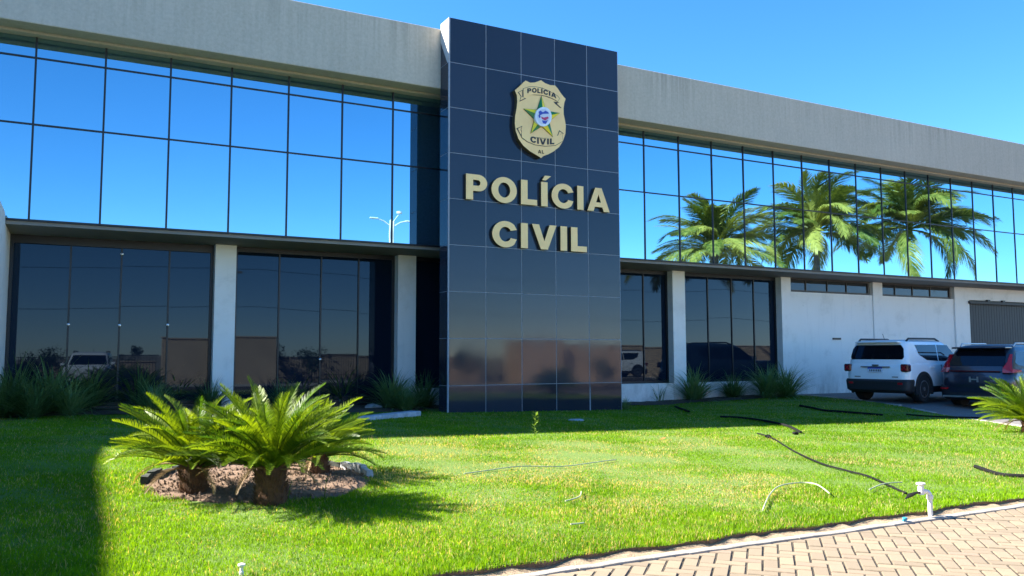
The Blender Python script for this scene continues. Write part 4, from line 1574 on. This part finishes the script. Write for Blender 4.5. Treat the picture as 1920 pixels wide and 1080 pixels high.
def wheel(root, x, y, r, w, spokes):
    s = 1 if y > 0 else -1
    m = MB()
    m.lathe([(r * .66, -w / 2), (r * .93, -w / 2), (r, -w * .36), (r, w * .36), (r * .93, w / 2), (r * .66, w / 2)], 28, (x, y, r), 'y')
    wh = m.build('wheel', M['tyre'], root, smooth=40)
    m = MB()
    yo = y + s * (w / 2 - .012)
    m.lathe([(r * .64, 0), (r * .66, s * .016), (r * .58, s * .018), (r * .56, -s * .03)], 28, (x, yo, r), 'y')
    for k in range(spokes):
        a = 2 * math.pi * k / spokes
        d1 = Vector((math.sin(a), 0, math.cos(a))); d2 = Vector((math.cos(a), 0, -math.sin(a)))
        c = Vector((x, yo + s * .012, r))
        for off in (-.14, .14):
            p = [c + d1 * r * .12 + d2 * r * off * .6 - d2 * r * .045, c + d1 * r * .12 + d2 * r * off * .6 + d2 * r * .045,
                 c + d1 * r * .58 + d2 * r * off + d2 * r * .05, c + d1 * r * .58 + d2 * r * off - d2 * r * .05]
            m.face(p)
    m.lathe([(r * .16, 0), (r * .15, s * .022)], 12, (x, yo, r), 'y')
    m.build('rim', M['rim'], wh, smooth=35)


def arch(m, x, y, r0, r1, r, depth, n=18):
    s = 1 if y > 0 else -1
    ring0 = arc(x, r, r0, r0, -18, 198, n); ring1 = arc(x, r, r1, r1, -18, 198, n)
    out = ring1 + list(reversed(ring0))
    m.extrude([out], lambda u, w, d: (u, d, w), y - s * .05, y + s * depth)


def suv(label, loc, rz, P, group):
    t = thing('parked_car', label, 'car', loc, rz, group)
    paint, gh, low = P['paint'], P['green'], P['low']
    m = MB(); loft(m, low); body = m.build('body', paint, t, smooth=38)
    m = MB(); loft(m, gh); m.build('cabin', paint, t, smooth=38)
    r = P['wr']
    W_ = P['hw']
    for ax in (P['rear_axle'], P['front_axle']):
        for s in (1, -1):
            wheel(t, ax, s * (W_ - .11), r, .23, P['spokes'])
            m = MB()
            m.extrude([arc(ax, r, r + .045, r + .045, -20, 200, 20)], lambda u, w, d: (u, d, w), s * (W_ - .25), s * (W_ + .006))
            m.build('wheel_well', M['tyre'], t)
            m = MB(); arch(m, ax, s * W_, r + .03, r + .115, r, .022); m.build('wheel_arch', M['carblack'], t)
    # sills and bumpers in black plastic
    m = MB(); loft(m, [(P['gz'], low[0][1] + .08, low[0][2] - .08, W_ - .1, .15), (P['gz'] + .04, low[0][1] + .01, low[0][2] - .02, W_ - .02, .2), (P['gz'] + .17, low[0][1] - .012, low[0][2] + .0, W_ + .008, .22)])
    m.build('sill', M['carblack'], t, smooth=38)
    rb0 = low[0][1]
    m = MB(); loft(m, [(P['gz'] + .02, rb0 + .06, rb0 + .5, W_ - .08, .12), (P['gz'] + .08, rb0 - .045, rb0 + .46, W_ - .01, .17), (P['bz'] - .05, rb0 - .06, rb0 + .42, W_ + .012, .17), (P['bz'], rb0 - .02, rb0 + .4, W_ + .008, .17)])
    m.build('rear_bumper', M['carblack'], t, smooth=38)
    m = MB(); fx = low[0][2]; loft(m, [(P['gz'] + .02, fx - .5, fx - .05, W_ - .08, .12), (P['gz'] + .1, fx - .46, fx + .04, W_ - .01, .17), (P['bz'], fx - .42, fx + .02, W_ + .008, .17)])
    m.build('front_bumper', M['carblack'], t, smooth=38)
    # glass, laid on the cabin surface
    def side_pt(x, z, s, off=.006): return (x, s * (interp(gh, z, 3) + off), z)
    for s in (1, -1):
        for win in P['side_windows']:
            front = [side_pt(x, z, s) for x, z in win]
            back = [side_pt(x, z, s, -.01) for x, z in win]
            m = MB(); k = len(win)
            m.face(front)
            for i in range(k): m.face([front[i], front[(i + 1) % k], back[(i + 1) % k], back[i]])
            m.build('side_window', M['carglass'], t)
    def end_pt(y, z, col, off): return (interp(gh, z, col) + off, y, z)
    for nm, pts, col, off in (('rear_window', P['rear_window'], 1, -.008), ('windscreen', P['windscreen'], 2, .008)):
        full = pts + [(-y, z) for y, z in reversed(pts)]
        front = [end_pt(y, z, col, off) for y, z in full]
        back = [end_pt(y, z, col, -off * 2) for y, z in full]
        m = MB(); k = len(full); m.face(front)
        for i in range(k): m.face([front[i], front[(i + 1) % k], back[(i + 1) % k], back[i]])
        m.build(nm, M['carglass'], t)
    # mirrors, door handles, door line
    for s in (1, -1):
        m = MB(); m.box(P['cowl'] - .28, P['cowl'] - .10, s * (W_ + .02) - (.0 if s > 0 else .18), s * (W_ + .02) + (.18 if s > 0 else 0), 1.0 * P['mz'], 1.0 * P['mz'] + .14, ch=.03)
        m.build('wing_mirror', M['carblack'] if P['dark'] else paint, t)
        for hx in P['handles']:
            m = MB(); m.box(hx - .09, hx + .09, s * (W_ - .02), s * (W_ + .022), P['hz'], P['hz'] + .03, ch=.008); m.build('door_handle', paint, t)
        for hx in P['doorlines']:
            m = MB(); m.box(hx - .004, hx + .004, s * (W_ - .02), s * (W_ + .002), P['gz'] + .2, P['beltz']); m.build('door_seam', M['carblack'], t)
    return t


hw = .885
white_p = dict(paint=M['carwhite'], hw=hw, wr=.345, spokes=5, rear_axle=-1.31, front_axle=1.26, gz=.24, bz=.60, dark=False,
    low=[(.30, -2.08, 2.08, hw - .03, .22), (.45, -2.10, 2.12, hw, .24), (.72, -2.10, 2.12, hw, .24), (.92, -2.08, 2.08, hw - .005, .24), (1.00, -2.05, 1.98, hw - .03, .26), (1.035, -1.98, 1.80, hw - .10, .26)],
    green=[(.98, -2.045, 1.02, hw - .035, .20), (1.08, -2.03, .90, hw - .055, .20), (1.5, -1.90, .34, hw - .135, .18), (1.58, -1.85, .22, hw - .165, .2), (1.625, -1.74, .06, hw - .25, .22), (1.645, -1.4, -.3, hw - .42, .3)],
    side_windows=[[(-1.46, 1.50), (-1.34, 1.24), (-.98, 1.10), (-.40, 1.075), (-.34, 1.51)], [(-.29, 1.51), (-.35, 1.075), (.62, 1.06), (.78, 1.10), (.28, 1.50)]],
    rear_window=[(.62, 1.50), (.70, 1.40), (.735, 1.18), (.70, 1.12)], windscreen=[(.64, 1.50), (.74, 1.08)],
    cowl=.9, mz=1.05, handles=[-.85, .1], hz=.90, doorlines=[-.32, .62], beltz=.97)
c0 = on(1671, 752, 2, .015)
hd = R(9.0)
ax = Vector((math.cos(hd), math.sin(hd), 0))
c0 = c0 + ax * 1.31; c0.z = .019
GC = 'cars parked beside the building'
ws = suv('white boxy sport utility car parked by the white wall', c0, hd, white_p, GC)
ws.scale = (.97, .97, .97)
# details of its tail
for s in (1, -1):
    m = MB(); m.box(-2.125, -1.93, s * .84 - .155, s * .84 + .055 if s > 0 else s * .84 + .155, .80, 1.0, ch=.03) if s > 0 else m.box(-2.125, -1.93, -.895, -.685, .80, 1.0, ch=.03)
    tl = m.build('tail_light', M['darkred'], ws)
    m = MB()
    cy_ = s * .79
    m.extrude([[(cy_ - .06, .84), (cy_ - .04, .84), (cy_, .885), (cy_ + .04, .84), (cy_ + .06, .84), (cy_ + .06, .86), (cy_ + .018, .905), (cy_ + .06, .95), (cy_ + .06, .965), (cy_ + .04, .965), (cy_, .925), (cy_ - .04, .965), (cy_ - .06, .965), (cy_ - .06, .95), (cy_ - .018, .905), (cy_ - .06, .86)]], lambda u, w, d: (d, u, w), -2.124, -2.130)
    m.build('lens_cross', M['redlamp'], tl)
    box_obj('reflector', M['redlamp'], ws, -2.146, -2.10, s * .68 - .06, s * .68 + .06, .47, .52)
    m = MB(); m.tube([(-1.72, s * .66, 1.585), (-1.6, s * .665, 1.665), (-.2, s * .665, 1.672), (.02, s * .66, 1.60)], .026, 8)
    m.build('roof_rail', M['carblack'], ws, smooth=50)
m = MB(); m.box(-2.03, -1.72, -.60, .60, 1.555, 1.60, ch=.018); m.build('spoiler', M['carwhite'], ws)
o = box_obj('number_plate', M['plate'], ws, -2.122, -2.09, -.20, .20, .78, .905)
for k_ in range(7): box_obj('plate_mark', M['black'], o, -2.1235, -2.1, -.165 + k_ * .048, -.165 + k_ * .048 + .026, .805, .858)
box_obj('plate_band', M['sblue'], o, -2.124, -2.1, -.20, .20, .876, .906)
box_obj('garnish', M['carblack'], ws, -2.118, -2.08, -.40, .40, .912, .935)
box_obj('emblem', M['carblack'], ws, -2.116, -2.06, -.08, .08, .955, .985)
for y0 in (-.62, .42): box_obj('emblem', M['carblack'], ws, -2.116, -2.09, y0, y0 + .16, .655, .675)
m = MB(); m.tube([(-1.55, 0, 1.62), (-1.66, 0, 1.80)], .006, 5); m.build('antenna', M['carblack'], ws)

hw2 = .925
navy_p = dict(paint=M['carnavy'], hw=hw2, wr=.36, spokes=6, rear_axle=-1.36, front_axle=1.38, gz=.22, bz=.62, dark=True,
    low=[(.30, -2.22, 2.28, hw2 - .03, .26), (.45, -2.28, 2.32, hw2, .3), (.75, -2.30, 2.33, hw2, .3), (.95, -2.24, 2.28, hw2 - .01, .3), (1.02, -2.2, 2.1, hw2 - .04, .3), (1.06, -2.1, 1.85, hw2 - .12, .3)],
    green=[(.98, -2.24, 1.2, hw2 - .04, .24), (1.08, -2.19, 1.05, hw2 - .07, .24), (1.5, -1.86, .42, hw2 - .18, .22), (1.6, -1.76, .22, hw2 - .22, .24), (1.66, -1.6, .0, hw2 - .32, .26), (1.685, -1.3, -.4, hw2 - .5, .3)],
    side_windows=[[(-1.62, 1.46), (-1.86, 1.2), (-1.7, 1.13), (-.52, 1.08), (-.44, 1.53)], [(-.38, 1.53), (-.46, 1.08), (.72, 1.06), (.86, 1.1), (.36, 1.5)]],
    rear_window=[(.58, 1.52), (.64, 1.44), (.69, 1.16), (.66, 1.12)], windscreen=[(.66, 1.5), (.76, 1.09)],
    cowl=1.05, mz=1.05, handles=[-1.0, .1], hz=.93, doorlines=[-.42, .75], beltz=.98)
c1 = on(1828, 768, 2, -.12)
hd2 = R(8.0)
ax2 = Vector((math.cos(hd2), math.sin(hd2), 0))
c1 = c1 + ax2 * 2.2; c1.z = -.116
ns = suv('dark navy sport utility car with red tail light, partly behind a cycad', c1, hd2, navy_p, GC)
ns.scale = (.95, .95, .95)
m = MB(); m.box(-2.02, -1.58, -.68, .68, 1.565, 1.61, ch=.018); m.build('spoiler', M['carnavy'], ns)
for s in (1, -1):
    # light strip rising beside the rear window and wrapping onto the flank
    m = MB()
    pts = [(-2.29, s * .70, .95), (-2.27, s * .70, 1.07), (-2.11, s * .755, 1.24), (-1.95, s * .75, 1.42), (-1.90, s * .795, 1.42), (-2.04, s * .83, 1.22), (-2.14, s * .88, 1.05), (-1.80, s * .945, 1.02), (-1.80, s * .945, .975), (-2.20, s * .90, .95)]
    m.face(pts)
    inner = [(x + .08, y * .93, z) for x, y, z in pts]
    for i in range(len(pts)):
        j = (i + 1) % len(pts); m.face([pts[i], pts[j], inner[j], inner[i]])
    m.build('tail_light', M['redlamp'], ns)
    box_obj('reflector', M['redlamp'], ns, -2.335, -2.28, s * .76 - .09, s * .76 + .09, .50, .545)
    m = MB(); m.tube([(-1.55, s * .66, 1.62), (-1.42, s * .67, 1.705), (-.1, s * .67, 1.71), (.1, s * .66, 1.64)], .018, 8); m.build('roof_rail', M['chrome'], ns, smooth=50)
box_obj('skid_strip', M['chrome'], ns, -2.335, -2.27, -.80, .80, .30, .34)
# H emblem on the tailgate
m = MB()
for a_, b_, c_, d_ in ((-.115, -.075, .70, .84), (.075, .115, .70, .84)):
    m.box(-2.318, -2.30, a_, b_, c_, d_)
m.box(-2.318, -2.30, -.0745, .0745, .755, .785)
m.build('emblem', M['chrome'], ns)
o = box_obj('light_bar', M['darkred'], ns, -2.262, -2.2, -.62, .62, .965, .995)
# a second white car on the street side, seen in the dark glass
cc = copy_tree(ws)
cc.location = (1.45, -20.5, -.155); cc.rotation_euler = (0, 0, R(96))
cc['label'] = 'white car beyond the driveway, mirrored in the left dark window'
cc = copy_tree(ws)
cc.location = (29.5, -21.2, -.155); cc.rotation_euler = (0, 0, R(185))
cc['label'] = 'white car mirrored in the dark window right of the pylon'

# ================================================================== STREET SIDE (mirrored in the glass)
def fence(x0, x1, y, label):
    t = thing('railing_fence', label, 'fence', (x0, y, -.16), 0, 'black railings along the street')
    L_ = x1 - x0
    box_obj('rail', M['frame'], t, 0, L_, -.02, .02, 1.36, 1.40)
    box_obj('rail', M['frame'], t, 0, L_, -.02, .02, .28, .32)
    b_ = MB(); b_.box(-.011, .011, -.011, .011, .0, 1.358); bme = b_.mesh('bar', M['frame'])
    k = .1
    while k < L_ - .05:
        link('bar', bme, t, (k, 0.0, 0)); k += .135
fence(-1.5, 4.55, -24.0, 'black railing fence mirrored in the left window')
fence(10.25, 17.0, -24.0, 'black railing fence mirrored in the window left of the pylon')
def tan_wall(x0, x1, y, h, label, th=.25):
    m = MB(); m.box(x0, x1, y - th, y, -.3, h, ch=.01); m.box(x0 - .04, x1 + .04, y - th - .04, y + .04, h + .002, h + .07, ch=.01)
    return tag(m.build('boundary_wall', M['tan']), label, 'wall', 'tan walls along the street')
tan_wall(4.65, 7.0, -23.8, 2.05, 'tan gate pier mirrored in the left window')
tan_wall(7.75, 10.15, -23.6, 2.2, 'tan gate pier mirrored in the second window')
tan_wall(-12.0, 4.6, -26.5, .85, 'low tan wall across the left of the street')
tan_wall(10.2, 20.8, -26.5, 1.15, 'low tan wall mirrored at the lower left of the pylon')
tan_wall(21.0, 24.4, -23.6, 1.95, 'tall tan wall mirrored in the middle of the pylon')
tan_wall(24.5, 60.0, -24.2, 1.75, 'long tan wall mirrored at the right of the pylon')
M['bush'] = mat_leaf('bush_leaf', (0.02, 0.045, 0.012), (0.07, 0.11, 0.03), .3)
def shrub(label, loc, r, h, seed, nleaf=1400):
    rr = np.random.default_rng(seed)
    t = thing('shrub', label, 'shrub', loc, 0, 'shrubs along the street')
    m = MB(); m.tube([(0, 0, -.1), (0, 0, h * .3), (.05, 0, h * .6)], [.05, .04, .02], 6); m.build('stem', M['palmtrunk'], t)
    m = MB()
    cl = [(rr.normal(0, r * .4), rr.normal(0, r * .4), rr.uniform(.3, .85) * h, rr.uniform(.25, .5) * r) for _ in range(14)]
    for k in range(nleaf):
        c = cl[rr.integers(14)]
        d = rr.normal(0, 1, 3); d /= np.linalg.norm(d)
        p = Vector((c[0], c[1], c[2])) + Vector(d) * c[3] * rr.uniform(.6, 1.1)
        a_, b_ = Vector(rr.normal(0, 1, 3)).normalized() * .06, Vector(rr.normal(0, 1, 3)).normalized() * .035
        m.face([p - a_, p + b_, p + a_, p - b_])
    me_ = bpy.data.meshes.new('foliage'); me_.from_pydata(m.v, [], m.f); me_.materials.append(M['bush'])
    link('foliage', me_, t)
shrub('leafy shrub mirrored in the middle of the left window', (3.7, -28.2, -.2), .6, 2.2, 1, 900)
shrub('leafy shrub mirrored at the left end of the left window', (-.3, -25.2, -.2), 1.0, 2.0, 2)
shrub('wide shrub mirrored in the window left of the pylon', (12.4, -25.2, -.2), 1.1, 2.0, 3)
shrub('shrub mirrored beside the gate pier left of the pylon', (10.6, -25.6, -.2), .8, 2.2, 4)
shrub('dark shrub mirrored at the left of the pylon face', (18.6, -23.4, -.2), 1.1, 2.0, 5)
shrub('dark shrub mirrored at the right of the pylon face', (26.2, -22.6, -.2), .8, 1.3, 6)
shrub('broad dark shrub mirrored in the window behind the right plants', (37.5, -23.2, -.2), 1.8, 2.1, 7, 2400)
shrub('low dark shrub mirrored beside the broad one', (41.0, -23.2, -.2), 1.6, 1.8, 8, 2000)

# street lamp and utility pole with wires
t = thing('street_lamp', 'white double arm street lamp mirrored in the upper glass by the pylon', 'street lamp', (14.8, -22.0, -.16))
m = MB(); m.tube([(0, 0, 0), (0, 0, 8.2)], [.07, .045], 10); m.build('pole', M['steelpole'], t, smooth=60)
for s in (-1, 1):
    m = MB(); m.tube([(0, 0, 7.9), (s * .35, 0, 8.15), (s * .7, 0, 8.25)], .03, 8); m.build('arm', M['steelpole'], t, smooth=60)
    m = MB(); m.box(min(s * .62, s * 1.05), max(s * .62, s * 1.05), -.09, .09, 8.21, 8.28, ch=.02); m.build('lamp_head', M['steelpole'], t)
m = MB(); m.lathe([(.05, 8.6), (.14, 8.62), (.14, 8.72), (.05, 8.74)], 12, (.3, 0, 0)); m.tube([(0, 0, 8.2), (.3, 0, 8.62)], .02, 6); m.build('photocell', M['steelpole'], t)
t = thing('utility_pole', 'grey concrete utility pole mirrored in the left dark window', 'utility pole', (8.4, -28.0, -.2))
m = MB(); m.tube([(0, 0, 0), (0, 0, 6.6)], [.14, .1], 8); m.build('pole', M['wood'], t, smooth=60)
box_obj('crossarm', M['wood'], t, -.7, .7, -.06, .06, 6.1, 6.22)
for k, (z0, z1) in enumerate(((4.2, 3.9), (6.25, 6.1))):
    m = MB()
    pts = [(-60 + 140 * i / 40, -28.0 + .1 * k, z0 + (z1 - z0) * i / 40 - .5 * math.sin(math.pi * ((i % 10) / 10))) for i in range(41)]
    m.tube(pts, .012, 4)
    tag(m.build('overhead_wire', M['frame']), ('lower', 'upper')[k] + ' dark overhead wire mirrored in the left windows', 'wire', 'wires along the street')

# coconut palms, mirrored in the right half of the upper glass
pal_fr = [frond_mesh('frond', 3.6, d, 84, .80, M['palmleaf'], 40 + i, lift=.06, sweep=50, width=.038, sag=s_, stalk=.16, rach=.035)
          for i, (d, s_) in enumerate(((70, .35), (95, .55), (50, .25), (110, .7), (84, .45)))]
def palm(label, x, y, h, seed, scale=1.0, lean=(0, 0), nfr=46):
    rr = random.Random(seed)
    t = thing('coconut_palm', label, 'palm tree', (x, y, -.2), 0, 'coconut palms across the driveway')
    m = MB(); pts, rad = [], []
    for i in range(25):
        s = i / 24
        pts.append((lean[0] * s ** 1.6, lean[1] * s ** 1.6, h * s))
        rad.append((.24 - .10 * s) * (1.1 if i % 2 else 1.0) + (.12 if i == 0 else 0))
    m.tube(pts, rad, 12); m.build('trunk', M['palmtrunk'], t, smooth=70)
    top_ = Vector(pts[-1])
    for k in range(nfr):
        f_ = (k + .5) / nfr
        el = 86 - 92 * f_ ** 1.05 + rr.uniform(-8, 8)
        az = k * 137.5 + rr.uniform(-15, 15)
        o = link('frond', pal_fr[rr.randrange(5)], t)
        o.matrix_local = Matrix.Translation(top_) @ Matrix.Rotation(R(az), 4, 'Z') @ Matrix.Rotation(-R(el), 4, 'Y') @ Matrix.Rotation(R(rr.uniform(-30, 30)), 4, 'X') @ Matrix.Scale(scale * rr.uniform(.85, 1.1), 4)
    for k in range(7):
        a_ = rr.uniform(0, 6.28)
        m = MB(); m.lathe([(.02, -.13), (.09, -.08), (.115, 0), (.08, .09), (.02, .12)], 10, top_ + Vector((math.cos(a_) * .25, math.sin(a_) * .25, -.22)))
        m.build('coconut', M['coconut'], t, smooth=60)
palm('coconut palm mirrored nearest the pylon', 29.9, -16.0, 6.9, 3, 1.0, (.3, .2))
palm('coconut palm mirrored in the middle of the right glass', 38.2, -16.0, 8.3, 5, 1.18, (-.4, .1))
palm('coconut palm mirrored furthest right in the glass', 45.6, -16.0, 9.1, 8, 1.42, (.5, 0))
print('OBJECTS', len(bpy.data.objects))
